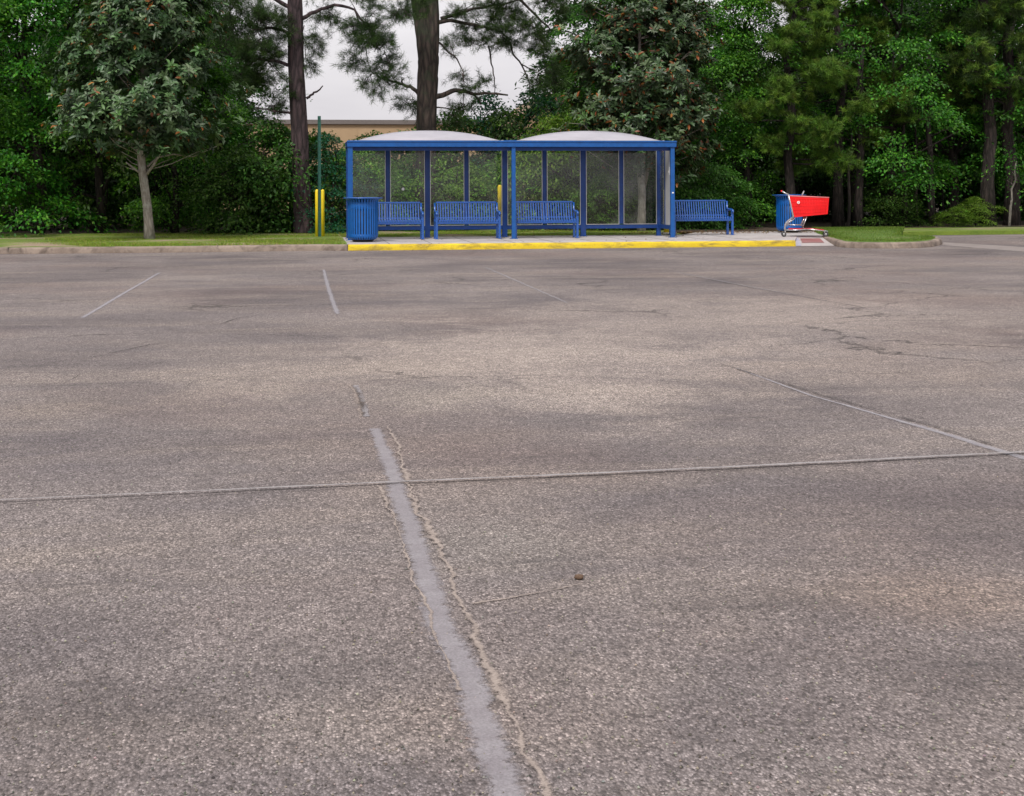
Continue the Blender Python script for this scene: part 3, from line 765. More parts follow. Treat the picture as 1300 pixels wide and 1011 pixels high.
# mullions, rails, panes
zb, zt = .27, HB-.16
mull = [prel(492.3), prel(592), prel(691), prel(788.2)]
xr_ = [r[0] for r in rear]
for m in mull: part(MB().box(m-.05, m+.05, dp-.04, dp+.03, zb+.02, zt+.02), 'mullion', 'blue_shaded')
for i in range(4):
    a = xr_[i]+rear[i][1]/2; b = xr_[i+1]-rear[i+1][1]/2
    part(MB().box(a, b, dp-.04, dp+.03, zb-.09, zb), 'bottom_rail', 'blue_shaded')
    part(MB().box(a, b, dp-.04, dp+.03, zt+.0205, HB-.1405), 'top_rail', 'blue_shaded')
    m = mull[i]
    for (u, v) in ((a, m-.05), (m+.05, b)):
        t_ = .013; fr = MB()
        u2, v2 = u+.004, v-.004
        fr.box(u2,u2+t_,dp-.055,dp-.035,zb+.004,zt); fr.box(v2-t_,v2,dp-.055,dp-.035,zb+.004,zt)
        fr.box(u2+t_,v2-t_,dp-.055,dp-.035,zb+.004,zb+.004+t_); fr.box(u2+t_,v2-t_,dp-.055,dp-.035,zt-t_,zt)
        pn = part(MB().box(u2+.005,v2-.005,dp-.03,dp-.024,zb+.008,zt-.004), 'glass_pane', 'glass', None, 0)
        part(fr, 'pane_frame', 'alu', pn, 0)
# round white disc on the second pane
c = atY(511.5, 240.2, YR); mbs = MB()
mbs.lathe([(.0001,0),(.032,0),(.032,.002),(.0001,.002)], 20, smooth=False)
o = mbs.build('white_disc', M['white'], T); o.rotation_euler = (R(90),0,0); o.location = (c.x-sx0, dp-.033, c.z-PH)
# side walls
for sx, right in ((.05, False), (sw-.045, True)):
    part(MB().box(sx-.03, sx+.03, .095, dp-.052, zb-.09, zb), 'side_rail', 'blue_shaded')
    ym = dp*.52
    part(MB().box(sx-.03, sx+.03, ym-.03, ym+.03, zb+.001, HB-.142), 'side_mullion', 'blue_shaded')
    part(MB().box(sx-.003, sx+.003, ym+.032, dp-.052, zb+.002, HB-.142), 'glass_pane', 'glass', None, 0)
    if right:
        pn = part(MB().box(sx-.022, sx+.022, .10, ym-.033, zb+.004, HB-.146), 'notice_panel', 'greypanel', None, .002)
        nb = MB().box(sx-.027, sx-.0225, .16, .24, 1.42, 1.60); nb.box(sx-.027, sx-.0225, .27, .32, 1.47, 1.52)
        part(nb, 'notice', 'white', pn, 0)
    else:
        part(MB().box(sx-.003, sx+.003, .10, ym-.032, zb+.002, HB-.142), 'glass_pane', 'glass', None, 0)
# lock plate on the right front post
part(MB().box(sw-pw*.6-.02, sw-pw*.6+.02, -.006, -.001, 1.0, 1.03), 'lock_plate', 'white', None, 0)
# domed roofs
def dome(x0, x1, y0, y1, h, nx=40, ny=16):
    mb = MB(); vs=[]
    for i in range(nx+1):
        u = -1+2*i/nx
        for j in range(ny+1):
            v = -1+2*j/ny
            z = h*(1-abs(u)**2.15)*(1-abs(v)**3.2)**.8 if abs(v)<1 else 0
            z = h*((1-abs(u)**2.3))*((1-abs(v)**4)**.5)
            vs.append((x0+(x1-x0)*(u+1)/2, y0+(y1-y0)*(v+1)/2, HB+.004+z))
    fs=[(i*(ny+1)+j,(i+1)*(ny+1)+j,(i+1)*(ny+1)+j+1,i*(ny+1)+j+1) for i in range(nx) for j in range(ny)]
    mb.add(vs, fs, True); return mb
for a, b in ((454, 636.5), (659.5, 841)):
    x0 = XatY(a, YF)-sx0; x1 = XatY(b, YF)-sx0
    d_ = dome(x0, x1, -.02, dp+.05, .235).build('roof_dome', M['roof'], T)
    for q0, q1 in ((x0-.05, x0-.005), (x1+.005, x1+.05)):
        MB().box(q0, q1, .0, dp+.04, HB+.001, HB+.012).build('roof_flashing', M['alu'], d_)
part(MB().box(XatY(637.5,YF)-sx0+.05, XatY(658.5,YF)-sx0-.05, .0, dp, HB+.0005, HB+.01), 'roof_plate', 'blue')

# ------------------------------------------------------------------ benches
def make_bench():
    t = empty('bench', (0,0,0))
    Wb = 1.48; ns = 23; x0 = .07; x1 = Wb-.07
    back = [(.49,.80),(.475,.72),(.45,.62),(.42,.52),(.40,.455)]
    seat = [(.40,.455),(.375,.415),(.33,.395),(.24,.395),(.12,.41),(.05,.425),(.015,.415),(-.005,.39),(-.002,.35)]
    def straps(path):
        mb = MB()
        for i in range(ns):
            x = x0+(x1-x0)*(i+.5)/ns; w = .0135; th=.006; vs=[]
            for k,(y,z) in enumerate(path):
                a = path[max(k-1,0)]; b = path[min(k+1,len(path)-1)]
                dy,dz = b[0]-a[0], b[1]-a[1]; l = math.hypot(dy,dz); ny,nz = dz/l*th, -dy/l*th
                vs += [(x-w,y-ny*0,z-nz*0),(x+w,y,z),(x+w,y+ny,z+nz),(x-w,y+ny,z+nz)]
            fs=[]
            for k in range(len(path)-1):
                for j in range(4): a=k*4+j; b=k*4+(j+1)%4; fs.append((a,b,b+4,a+4))
            fs += [(0,3,2,1), tuple((len(path)-1)*4+j for j in range(4))]
            mb.add(vs, fs)
        return mb
    b = straps(back).build('backrest', M['blue_bench'], t)
    MB().box(x0-.01,x1+.01,.475,.515,.795,.83).build('top_rail', M['blue_bench'], b, .006)
    MB().box(x0-.01,x1+.01,.41,.44,.45,.48).build('lumbar_rail', M['blue_bench'], b, .004)
    s = straps(seat).build('seat', M['blue_bench'], t)
    MB().box(x0-.01,x1+.01,.0,.035,.335,.372).box(x0-.01,x1+.01,.33,.37,.355,.39).build('seat_rail', M['blue_bench'], s, .004)
    for sx in (.035, Wb-.035):
        h = .026
        MB().box(sx-h,sx+h,.02,.08,0,.57).box(sx-h-.012,sx+h+.012,-.0,.10,0,.014).build('leg', M['blue_bench'], t, .006)
        MB().box(sx-h,sx+h,.40,.46,0,.44).box(sx-h-.012,sx+h+.012,.38,.48,0,.014).build('leg', M['blue_bench'], t, .006)
        ar = MB(); ar.tube([(sx,.45,.60),(sx,.30,.602),(sx,.12,.60),(sx,.02,.585),(sx,-.005,.56),(sx,.02,.53)], [.028]*6, 8); ar.build('armrest', M['blue_bench'], t)
        MB().box(sx-h+.004,sx+h-.004,.081,.399,.33,.39).build('side_rail', M['blue_bench'], t, .004)
        MB().tube([(sx,.43,.44),(sx,.455,.6),(sx,.49,.80)], [.024]*3, 6).build('back_frame', M['blue_bench'], t)
    return t
def front_y(px, py): return onZ(px, py, PH).y
b0 = make_bench()
bench_specs = [(453.5, 31.35, 'blue strap bench inside the shelter, partly hidden by the litter bin'),
               (552.5, 31.35, 'blue strap bench under the left dome, beside the yellow bollard'),
               (653.0, 31.45, 'blue strap bench under the right dome, third bench from the left'),
               (855.0, 32.45, 'blue strap bench in the open to the right of the shelter')]
for i, (px, Y, lb) in enumerate(bench_specs):
    b = b0 if i == 0 else copy_tree(b0)
    b.location = (XatY(px, Y), Y, PH+.002); tag(b, lb, 'bench', 'blue strap benches at the bus stop')

# ------------------------------------------------------------------ litter bins
def make_bin():
    t = empty('litter_bin', (0,0,0)); r = .315; ns = 34; zc=.05
    s = MB()
    for i in range(ns):
        a = 2*math.pi*i/ns; Mx = Matrix.Rotation(a, 4, 'Z')
        w = .019
        # slat: straight, curved in at the foot, flared at the top
        path = [(r-.05,zc),(r-.012,zc+.04),(r,zc+.10),(r,.84),(r+.012,.885),(r+.05,.915)]
        vs=[]
        for (q,z) in path: vs += [Mx@Vector((q,-w,z)), Mx@Vector((q,w,z)), Mx@Vector((q+.008,w,z)), Mx@Vector((q+.008,-w,z))]
        fs=[]
        for k in range(len(path)-1):
            for j in range(4): u=k*4+j; v=k*4+(j+1)%4; fs.append((u,u+4,v+4,v))
        fs += [(0,1,2,3), tuple((len(path)-1)*4+j for j in (3,2,1,0))]
        s.add(vs, fs)
    s.build('slats', M['blue_bin'], t)
    MB().lathe([(r-.001,.70),(r+.001,.70),(r+.001,.845),(r-.004,.845),(r-.004,.70)], 48).build('top_band', M['blue_bin'], t)
    MB().lathe([(r-.006,.10),(r-.002,.10),(r-.002,.16),(r-.006,.16),(r-.006,.10)], 48).build('bottom_band', M['blue_bin'], t)
    MB().lathe([(.24,.905),(.41,.918),(.425,.926),(.42,.938),(.24,.945),(.20,.93),(.24,.905)], 48).build('rim', M['blue_bench'], t)
    MB().lathe([(.0001,.09),(.27,.09),(.28,.12),(.285,.88),(.275,.88),(.27,.13),(.0001,.13)], 32).build('liner', M['black'], t)
    MB().lathe([(.0001,0),(.20,0),(.22,.02),(.26,.05),(.262,.085),(.0001,.085)], 32).build('base', M['black'], t)
    return t
bn = make_bin(); Yb = 30.35
bn.location = (XatY(460.5, Yb), Yb, PH+.004); tag(bn, 'round blue slatted litter bin standing in front of the left end of the shelter', 'litter bin', 'blue slatted litter bins')
b2 = copy_tree(bn); Yb = 33.9
b2.location = (XatY(1002, Yb), Yb, PH+.004); b2.rotation_euler = (0,0,.4); b2['label'] = 'round blue slatted litter bin partly hidden behind the red shopping cart'

# ------------------------------------------------------------------ shopping cart
def make_cart():
    YC = 31.1; cx = XatY(1020, YC)
    t = empty('shopping_cart', (cx, YC, PH), 0, 'red plastic shopping cart with a white ring emblem left on the pavement edge', 'shopping cart')
    hd_ = Vector((cx, YC, 0)).normalized(); t.rotation_euler = (0,0,-math.atan2(hd_.x, hd_.y)+R(2)); ax_ = Vector((hd_.y,-hd_.x,0)); D0 = Vector((cx,YC,0)).dot(hd_)
    def L(px, py):
        d = ray(px, py); p = CL+d*(D0/d.dot(hd_)); return ((p-Vector((cx,YC,0))).dot(ax_), p.z-PH)
    hw = .27                              # half width across
    # basket: thin-walled, tapering to the nose and to the bottom
    A,B,C_,Dd = L(1001.5,249.0), L(1052,251.3), L(1050.3,271.8), L(1008.3,275.8)
    def ring(w0, w1, ins=0):
        return [(A[0],-w0,A[1]),(B[0],-w1,B[1]),(B[0],w1,B[1]),(A[0],w0,A[1])]
    mb = MB(); th = .008
    top = [(A[0],-hw,A[1]),(B[0],-hw*.72,B[1]),(B[0],hw*.72,B[1]),(A[0],hw,A[1])]
    bot = [(Dd[0],-hw*.86,Dd[1]),(C_[0],-hw*.62,C_[1]),(C_[0],hw*.62,C_[1]),(Dd[0],hw*.86,Dd[1])]
    def shrink(P, c, s): return [tuple(c[k]+(p[k]-c[k])*s for k in range(3)) for p in P]
    c0 = tuple(sum(p[k] for p in top+bot)/8 for k in range(3))
    ti = [tuple((c0[0]+(p[0]-c0[0])*.975, c0[1]+(p[1]-c0[1])*.97, p[2])) for p in top]
    bi = [tuple((c0[0]+(p[0]-c0[0])*.975, c0[1]+(p[1]-c0[1])*.97, p[2]+.012)) for p in bot]
    vs = top+bot+ti+bi; fs=[]
    for k in range(4):
        j=(k+1)%4; fs += [(k,j,4+j,4+k)[::-1], (8+k,8+j,12+j,12+k), (k,j,8+j,8+k)]
    fs += [(4,5,6,7)[::-1],(12,13,14,15)]
    mb.add(vs, fs)
    bk = mb.build('basket', M['red'], t)
    # shallow ribs on the side walls, following the wall plane
    rb = MB()
    for sgn in (-1, 1):
        def S(u, v):
            a = Vector(top[0]).lerp(Vector(top[1]), u); b = Vector(bot[0]).lerp(Vector(bot[1]), u); p = a.lerp(b, v); p.y = (p.y-.004)*(-sgn) if sgn>0 else p.y-.004
            return p
        for v in (.12,.3,.48,.66,.84):
            rb.tube([S(.03,v), S(.5,v), S(.97,v)], .0035, 5)
        for i in range(1,14): rb.tube([S(i/14,.1), S(i/14,.92)], .003, 4)
    rb.build('basket_ribs', M['red'], bk)
    rim = MB(); lip = [Vector(p)+Vector((0,0,.004)) for p in top]; rim.tube(lip+[lip[0]], .012, 8); rim.build('basket_rim', mat_paint('pale_red_rim', (.75,.22,.22), .35, .1), bk)
    # emblem: white disc, red ring, white centre (lies on the near side wall)
    a = L(1013.2, 257.0); n_ = Vector((0,-1,0)); yy = -hw*.955-.008
    em = MB()
    def disc(r0, r1, y):
        k=24; vs=[]
        for r in (r0,r1):
            for i in range(k): q=2*math.pi*i/k; vs.append((a[0]+r*math.cos(q), y, a[1]+r*math.sin(q)))
        em.add(vs, [(i,(i+1)%k,k+(i+1)%k,k+i) for i in range(k)])
    disc(.016,.032,yy-.012); disc(.0005,.009,yy-.012)
    em.build('emblem', M['white'], bk)
    # chrome frame, both sides
    for s in (-1, 1):
        fr = MB(); y = s*(hw+.005); ys = s*(hw*.80)
        P = [L(1000.5,246.8), L(1003.5,259), L(1007.3,275.4), L(998.5,282.5), L(996.6,286), L(996.2,293)]
        fr.tube([(p[0],y if i<3 else s*.24,p[1]) for i,p in enumerate(P)], .013, 8)
        Q = [L(1009,277), L(1000,284), L(998.4,287.5)]
        fr.tube([(p[0],s*.215,p[1]) for p in Q], .008, 6)
        P = [L(1023.8,275.5), L(1018.4,289), L(1020,290.8), L(1036,291.8), L(1050.5,293.8)]
        fr.tube([(p[0],ys*.85,p[1]) for p in P], .011, 8)
        P = [L(1021,276), L(1016.6,287)]
        fr.tube([(p[0],ys*.8,p[1]) for p in P], .008, 6)
        P = [L(996.5,292.0), L(1010,291.9), L(1024,290.9)]
        fr.tube([(p[0],s*.225,p[1]) for p in P], .012, 8)
        P = [L(998.5,285.5), L(1018,285.5)]
        fr.tube([(p[0],s*.2,p[1]) for p in P], .008, 6)
        fr.build('side_frame', M['chrome'], t)
        h = MB(); P=[L(1001,247.2), L(997,245.5), L(992.3,242.8)]; h.tube([(p[0],y,p[1]) for p in P], .014, 8); h.build('handle_arm', M['chrome'], t)
    p = L(992.2,242.8)
    hd = MB(); hd.tube([(p[0],-hw-.01,p[1]),(p[0],hw+.01,p[1])], .020, 10); hd.build('handle', M['red'], t)
    # child seat back standing out of the basket
    q0, q1 = L(1017.8,249.5), L(1020.3,243.2)
    cs = MB(); 
    for s in (-1,1): cs.tube([(q0[0],s*.10,q0[1]),(q1[0],s*.10,q1[1])], .012, 6)
    cs.tube([(q1[0],-.112,q1[1]),(q1[0],.112,q1[1])], .014, 6)
    for k in range(5): cs.tube([(q0[0],-.07+.035*k,q0[1]),(q1[0],-.07+.035*k,q1[1])], .005, 5)
    cs.build('child_seat', M['greypanel'], t)
    # bottom tray
    a0,a1,a2 = L(1001,290.6), L(1030,290.6), L(1046,292.3)
    tr = MB(); vs=[]
    for (x,z),w in ((a0,.205),(a1,.175),(a2,.15)): vs += [(x,-w,z+.012),(x,w,z+.012),(x,w,z-.012),(x,-w,z-.012)]
    fs=[]
    for k in range(2):
        for j in range(4): u=k*4+j; v=k*4+(j+1)%4; fs.append((u,v,v+4,u+4))
    fs += [(0,3,2,1),(8,9,10,11)]; tr.add(vs, fs); tr.build('bottom_tray', M['red_dark'], t, .004)
    for qx,qz,qw in ((1050.3,293.7,.19),(996.6,292.6,.24),(1018,286,.2)):
        x,z = L(qx,qz); MB().tube([(x,-qw,z),(x,qw,z)], .010, 8).build('cross_bar', M['chrome'], t)
    # castors
    for (px, w, ang) in ((995.6,.225,.35),(1047.5,.16,-.2)):
        for s in (-1,1):
            x,_ = L(px,300); r = .058
            wh = MB(); wh.lathe([(.012,-.014),(r-.008,-.016),(r,-.008),(r,.008),(r-.008,.016),(.012,.014),(.012,-.014)], 24)
            e = MB(); o = wh.build('wheel', M['rubber'], t); o.rotation_euler = (R(90),0,ang); o.location = (x+(-.012 if px<1000 else .01), s*w, r)
            hb = MB().lathe([(.0001,-.019),(.024,-.019),(.024,.019),(.0001,.019)], 16); hb.build('hub', M['alu'], o)
            fk = MB()
            zt_ = L(px,292.5)[1]
            for k in (-1,1): fk.tube([(x,s*w+k*.023,r),(x+.02*(1 if px<1000 else -1),s*w+k*.022,r+.06),(x+.03*(1 if px<1000 else -1),s*w,zt_)], .008, 6)
            fk.build('fork', M['chrome'], t)
    return t
make_cart()

# ------------------------------------------------------------------ posts and bollards
def post(name, px, pybase, h, w, label, cat, grp, Y=None, mat='yellow'):
    if Y is None: Y = onZ(px, pybase, PH).y
    x = XatY(px, Y)
    t = empty(name, (x,Y,PH), 0, label, cat, grp)
    s = MB()
    pr = [(w,0.02),(w,h-.05),(w*.8,h-.018),(w*.45,h-.004),(.0001,h)]
    s.lathe([(.0001,.02)]+pr, 20); s.build('shaft', M[mat], t)
    f = MB(); f.lathe([(.0001,.0),(w*2.6,.0),(w*2.5,.025),(w*2.1,.035),(.0001,.036)], 14)
    for i,v in enumerate(f.v): f.v[i] = (v[0]*(1+.08*math.sin(i*2.1)), v[1]*(1+.08*math.cos(i*1.3)), v[2])
    f.build('footing', M['footing'], t)
    return t
YP = 32.75
post('bollard', 402.4, 0, 1.12, .043, 'yellow bollard just left of the green pole', 'bollard', 'yellow bollards', YP)
post('bollard', 409.6, 0, 1.12, .043, 'yellow bollard just right of the green pole', 'bollard', 'yellow bollards', YP)
post('bollard', 634.4, 0, 1.21, .052, 'yellow bollard standing behind the middle of the shelter', 'bollard', 'yellow bollards', 33.6)
post('bollard', 847.0, 0, 1.12, .085, 'yellow bollard mostly hidden behind the grey panel at the right end of the shelter', 'bollard', 'yellow bollards', 33.7)
Yg = 32.3; xg = XatY(405.6, Yg)
t = empty('pole', (xg,Yg,PH), 0, 'tall thin dark green metal pole rising between two yellow bollards', 'pole')
hg = atY(405.2,147.5,Yg).z-PH
mb = MB()
# U-channel section with a web and two lips
mb.box(-.030,.030,-.004,.004,0,hg).box(-.036,-.0305,-.028,.004,0,hg).box(.0305,.036,-.028,.004,0,hg)
mb.build('channel', M['green_pole'], t)
hb = MB()
for k in range(40): 
    z = .25+k*.065
    if z < hg-.05: hb.tube([(0,-.0075,z),(0,-.0045,z)], .006, 6)
hb.build('bolt_holes', M['black'], t)
f = MB(); f.lathe([(.0001,0),(.11,0),(.10,.03),(.0001,.035)], 12); f.build('footing', M['footing'], t)

# ------------------------------------------------------------------ the building beyond
YBd = 78.0
bx0, bx1 = XatY(180, YBd), XatY(664, YBd); zt0 = atY(500,152.6,YBd).z
t = empty('building', ((bx0+bx1)/2, YBd, 0), 0, 'long low tan building with a dark flat roof edge behind the trees', 'building')
hw_ = (bx1-bx0)/2
wl = MB().box(-hw_, hw_, 0, 16, 0, zt0-.25)
for k in range(1,9):
    x = -hw_+2*hw_*k/9; wl.box(x-.03, x+.03, -.02, -.002, 0, zt0-.26)
wl.build('wall', M['stucco'], t)
MB().box(-hw_-.15, hw_+.15, -.15, 16.1, zt0-.24, zt0).build('roof_edge', M['coping'], t)
for k in range(6):
    x = -hw_+3+k*3.2; w_ = MB().box(x,x+1.4,-.05,-.003,1.0,2.3).build('window', M['glassdark'], t)
    MB().box(x-.08,x-.001,-.07,-.003,.92,2.38).box(x+1.401,x+1.48,-.07,-.003,.92,2.38).build('frame', M['coping'], w_)
YB2 = 70.0; x0 = XatY(652,YB2); x1 = XatY(745,YB2); z2 = atY(668,146,YB2).z
t = empty('house', (x0, YB2, 0), 0, 'small tan gabled house glimpsed between the trees right of the pines', 'house')
w2 = x1-x0
mb = MB(); ze = atY(655,158,YB2).z
vs = [(0,0,0),(w2,0,0),(w2,0,ze),(w2/2,0,z2+.9),(0,0,ze),(0,9,0),(w2,9,0),(w2,9,ze),(w2/2,9,z2+.9),(0,9,ze)]
mb.add(vs, [(0,1,2,3,4),(5,9,8,7,6),(0,4,9,5),(1,6,7,2)]); mb.build('wall', M['stucco'], t)
mb = MB(); e=.35
for s in (0,1):
    xa = -e if s==0 else w2+e; za = ze-.16
    vs=[(xa,-e,za),(w2/2,-e,z2+.93),(w2/2,9+e,z2+.93),(xa,9+e,za)]; vs += [(a,b,c+.14) for a,b,c in vs]
    mb.add(vs, [(0,1,2,3),(4,7,6,5),(0,4,5,1),(2,6,7,3),(0,3,7,4),(1,5,6,2)])
mb.build('roof', mat_paint('brown_shingles', (.30,.21,.14), .8, .2, scale=4), t)

# ------------------------------------------------------------------ magnolias
YM = 32.35; c0 = atY(190,303,YM)
def Lm(px, py, dy=0): p = atY(px, py, YM+dy); return Vector((p.x-c0.x, dy, p.z-PH))
prof1 = [(190,40,14),(176,84,10),(158,106,3),(130,98,-4),(100,94,-2),(60,88,-2),(20,80,2),(-30,64,-3),(-80,28,-3),(-120,8,-2)]   # (py, half width px, centre shift)
def env_from(prof, cpx, Lf, depth=.9, low=0):
    prof = sorted(prof)
    ys = [p[0] for p in prof]
    wts = [p[1]+12 for p in prof]
    def env(rng):
        while True:
            y = rng.uniform(ys[0], ys[-1]); hw = np.interp(y, ys, [p[1] for p in prof]); sh = np.interp(y, ys, [p[2] for p in prof])
            if rng.uniform() < (hw+10)/120: break
        a = rng.uniform(0, 2*math.pi); rr = (1-rng.uniform()**1.8*.65)*(1+.13*math.sin(a*3+y*.06)+.14*math.sin(y*.115+a*2))
        px = cpx+sh+math.cos(a)*hw*rr; dy = math.sin(a)*hw*rr*depth*YM/F0
        p = Lf(px, y+rng.normal()*4, 0); p = Vector((p.x, dy, p.z))
        return (p.x,p.y,p.z), (math.cos(a), math.sin(a), .15)
    return env
tk = [Vector((0,0,-.03)), Lm(189,285), Lm(187,262), Lm(184,240), Lm(181,218), Lm(179,195)]
up = tk+[Lm(178,160), Lm(181,110), Lm(183,60), Lm(185,0), Lm(186,-70)]
stems = [(up, [.135,.105,.10,.095,.09,.085,.07,.055,.045,.03,.012])]
extra = [([Lm(186,222),Lm(196,208,-.1),Lm(206,190,-.2),Lm(216,182,-.3)], [.038,.03,.022,.015]), ([Lm(180,222),Lm(170,214,-.1),Lm(160,206,-.15)],[.03,.024,.015]),
         ([Lm(187,212),Lm(200,200,.1),Lm(220,196,.2),Lm(245,199,.3),Lm(275,186,.3)],[.03,.022,.018,.014,.01]),
         ([Lm(178,195),Lm(165,185,.1),Lm(150,176,.2)],[.03,.022,.014]), ([Lm(179,195),Lm(184,178,.1),Lm(184,165,.2)],[.03,.022,.014])]
make_magnolia('magnolia_tree', (c0.x,YM,PH), up[4:], stems, env_from(prof1, 182, Lm), 2900, 11, .035,
    'broad magnolia with pale slim leaning trunk standing on the grass verge at the left', extra)

YM2 = 35.2; c2 = atY(814,299,YM2)
def Lm2(px, py, dy=0): p = atY(px, py, YM2+dy); return Vector((p.x-c2.x, dy, p.z-PH))
prof2 = [(226,28,40),(205,52,22),(180,80,2),(150,88,0),(110,88,0),(60,84,-4),(20,70,-3),(-30,58,-3),(-80,34,-3),(-120,8,-2)]
s1 = [Vector((0,0,-.03)), Lm2(815,270), Lm2(815,240), Lm2(812,215), Lm2(811,180), Lm2(812,120), Lm2(812,50), Lm2(812,-60)]
s2 = [Lm2(817,238), Lm2(822,215), Lm2(828,195), Lm2(838,150), Lm2(845,100)]
make_magnolia('magnolia_tree', (c2.x,YM2,PH), s1[3:], [(s1,[.125,.105,.10,.085,.07,.055,.04,.012]),(s2,[.07,.055,.045,.03,.012])], env_from(prof2, 815, Lm2, .85), 3500, 12, .085,
    'dense magnolia with rusty brown leaves behind the right dome of the shelter')

# ------------------------------------------------------------------ the two big pines
def big_pine(label, Y, trunks, limbs, clusters, seed, bark):
    base = trunks[0][0][0]; c = atY(base[0], base[1], Y); c.z = PH
    t = empty('pine_tree', (c.x,Y,PH), 0, label, 'pine tree')
    rng = np.random.default_rng(seed)
    def Lp(p): dy = p[2] if len(p)>2 else 0; q = atY(p[0],p[1],Y+dy); return Vector((q.x-c.x, dy, q.z-PH))
    mb = MB()
    for pts, rad in trunks:
        P = [Lp(p) for p in pts]; fp=[]; fr=[]
        for i in range(len(P)-1):
            for k in range(5): fp.append(P[i].lerp(P[i+1],k/5)); fr.append(rad[i]+(rad[i+1]-rad[i])*k/5)
        fp.append(P[-1]); fr.append(rad[-1]); mb.tube(fp, fr, 18, wob=.045)
    allp = []
    for pts, r0, r1 in limbs:
        P = [Lp(p) for p in pts]; n=len(P); fp=[]
        for i in range(n-1):
            for k in range(3): fp.append(P[i].lerp(P[i+1],k/3)+Vector(rng.normal(size=3)*.012))
        fp.append(P[-1]); mb.tube(fp, [r0+(r1-r0)*i/(len(fp)-1) for i in range(len(fp))], 7, wob=.12); allp += fp[2:]
    C=[];D=[]
    for (px,py,rx,ry,n,dy,ax) in clusters:       # foliage masses in reach of a limb
        cc = Lp((px,py,dy)); src = min(allp, key=lambda q:(q-cc).length) if ax is None else Lp(ax)
        sx = rx*Y/F0; sz = ry*Y/F0
        for b in range(max(2, n//7)):
            e = cc+Vector((rng.normal()*.5*sx, rng.normal()*.4*max(sx,sz), rng.normal()*.5*sz))
            s0 = src.lerp(cc, rng.uniform(0,.9))+Vector(rng.normal(size=3)*.05)
            c_, d_ = bough(mb, s0, e, rng, .013, 12, .44, .05); C+=c_; D+=d_
    mb.build('trunk', M[bark], t)
    leafmesh('crown', *tufts(np.array(C), np.array(D), rng, 30, (.12,.20), .0075), TPL3, M['needle'], t)
    return t
big_pine('tall pine with thick purplish trunk standing left of the green pole', 35.6,
    [([(386,299),(385,270),(382,220),(380,160),(376,90),(375,30),(374,-20),(373,-110)], [.27,.235,.215,.21,.20,.195,.18,.12])],
    [([(389,124),(397,120),(404,116),(410,109)], .035,.014), ([(370,84),(352,78),(335,76),(318,73),(300,76,.4)], .05,.015), ([(372,46),(362,40),(345,36),(320,38,-.5)], .06,.02),
     ([(372,144),(355,142),(338,139),(325,138)], .035,.012), ([(384,24),(400,14),(425,6),(450,12),(470,40,-.3),(480,62,-.3)], .055,.015), ([(450,12),(462,50,.1),(470,90,.1)], .02,.008),
     ([(370,10),(350,0),(320,-15),(290,-20)], .06,.02), ([(380,-10),(420,-30),(470,-30),(520,-10)], .06,.02), ([(378,-60),(420,-80),(450,-90)], .05,.02), ([(372,-50),(330,-80),(290,-85)], .05,.02)],
    [(462,30,32,24,60,-.2,None),(482,62,24,26,60,-.3,None),(478,100,16,20,42,-.2,None),(455,72,14,22,26,.1,None),(508,22,28,22,34,.2,None),(425,22,26,14,26,.2,None),(404,52,12,18,22,.1,(384,24)),
     (398,80,8,12,10,.1,(384,24)),(345,90,26,16,34,.2,None),(325,58,34,22,56,-.3,None),(335,22,34,20,60,-.4,None),(300,20,34,34,80,.3,None),(318,52,30,24,60,.1,None),(285,60,22,26,40,.2,None),(350,36,20,22,40,-.1,None),(322,84,28,16,40,.1,None),(400,14,20,12,20,.1,None),(440,46,20,18,26,-.1,None),(492,82,18,20,34,.1,None),(535,8,12,10,10,.3,None),(352,120,18,12,18,.2,None),(335,132,16,8,12,0,None),
     (310,100,26,18,30,.2,None),(420,-40,60,26,80,0,None),(320,-40,50,26,70,0,None),(375,-100,70,26,110,0,None),(350,62,18,12,16,.1,None),(460,-5,34,12,30,.3,None)],
    21, 'bark_pine')
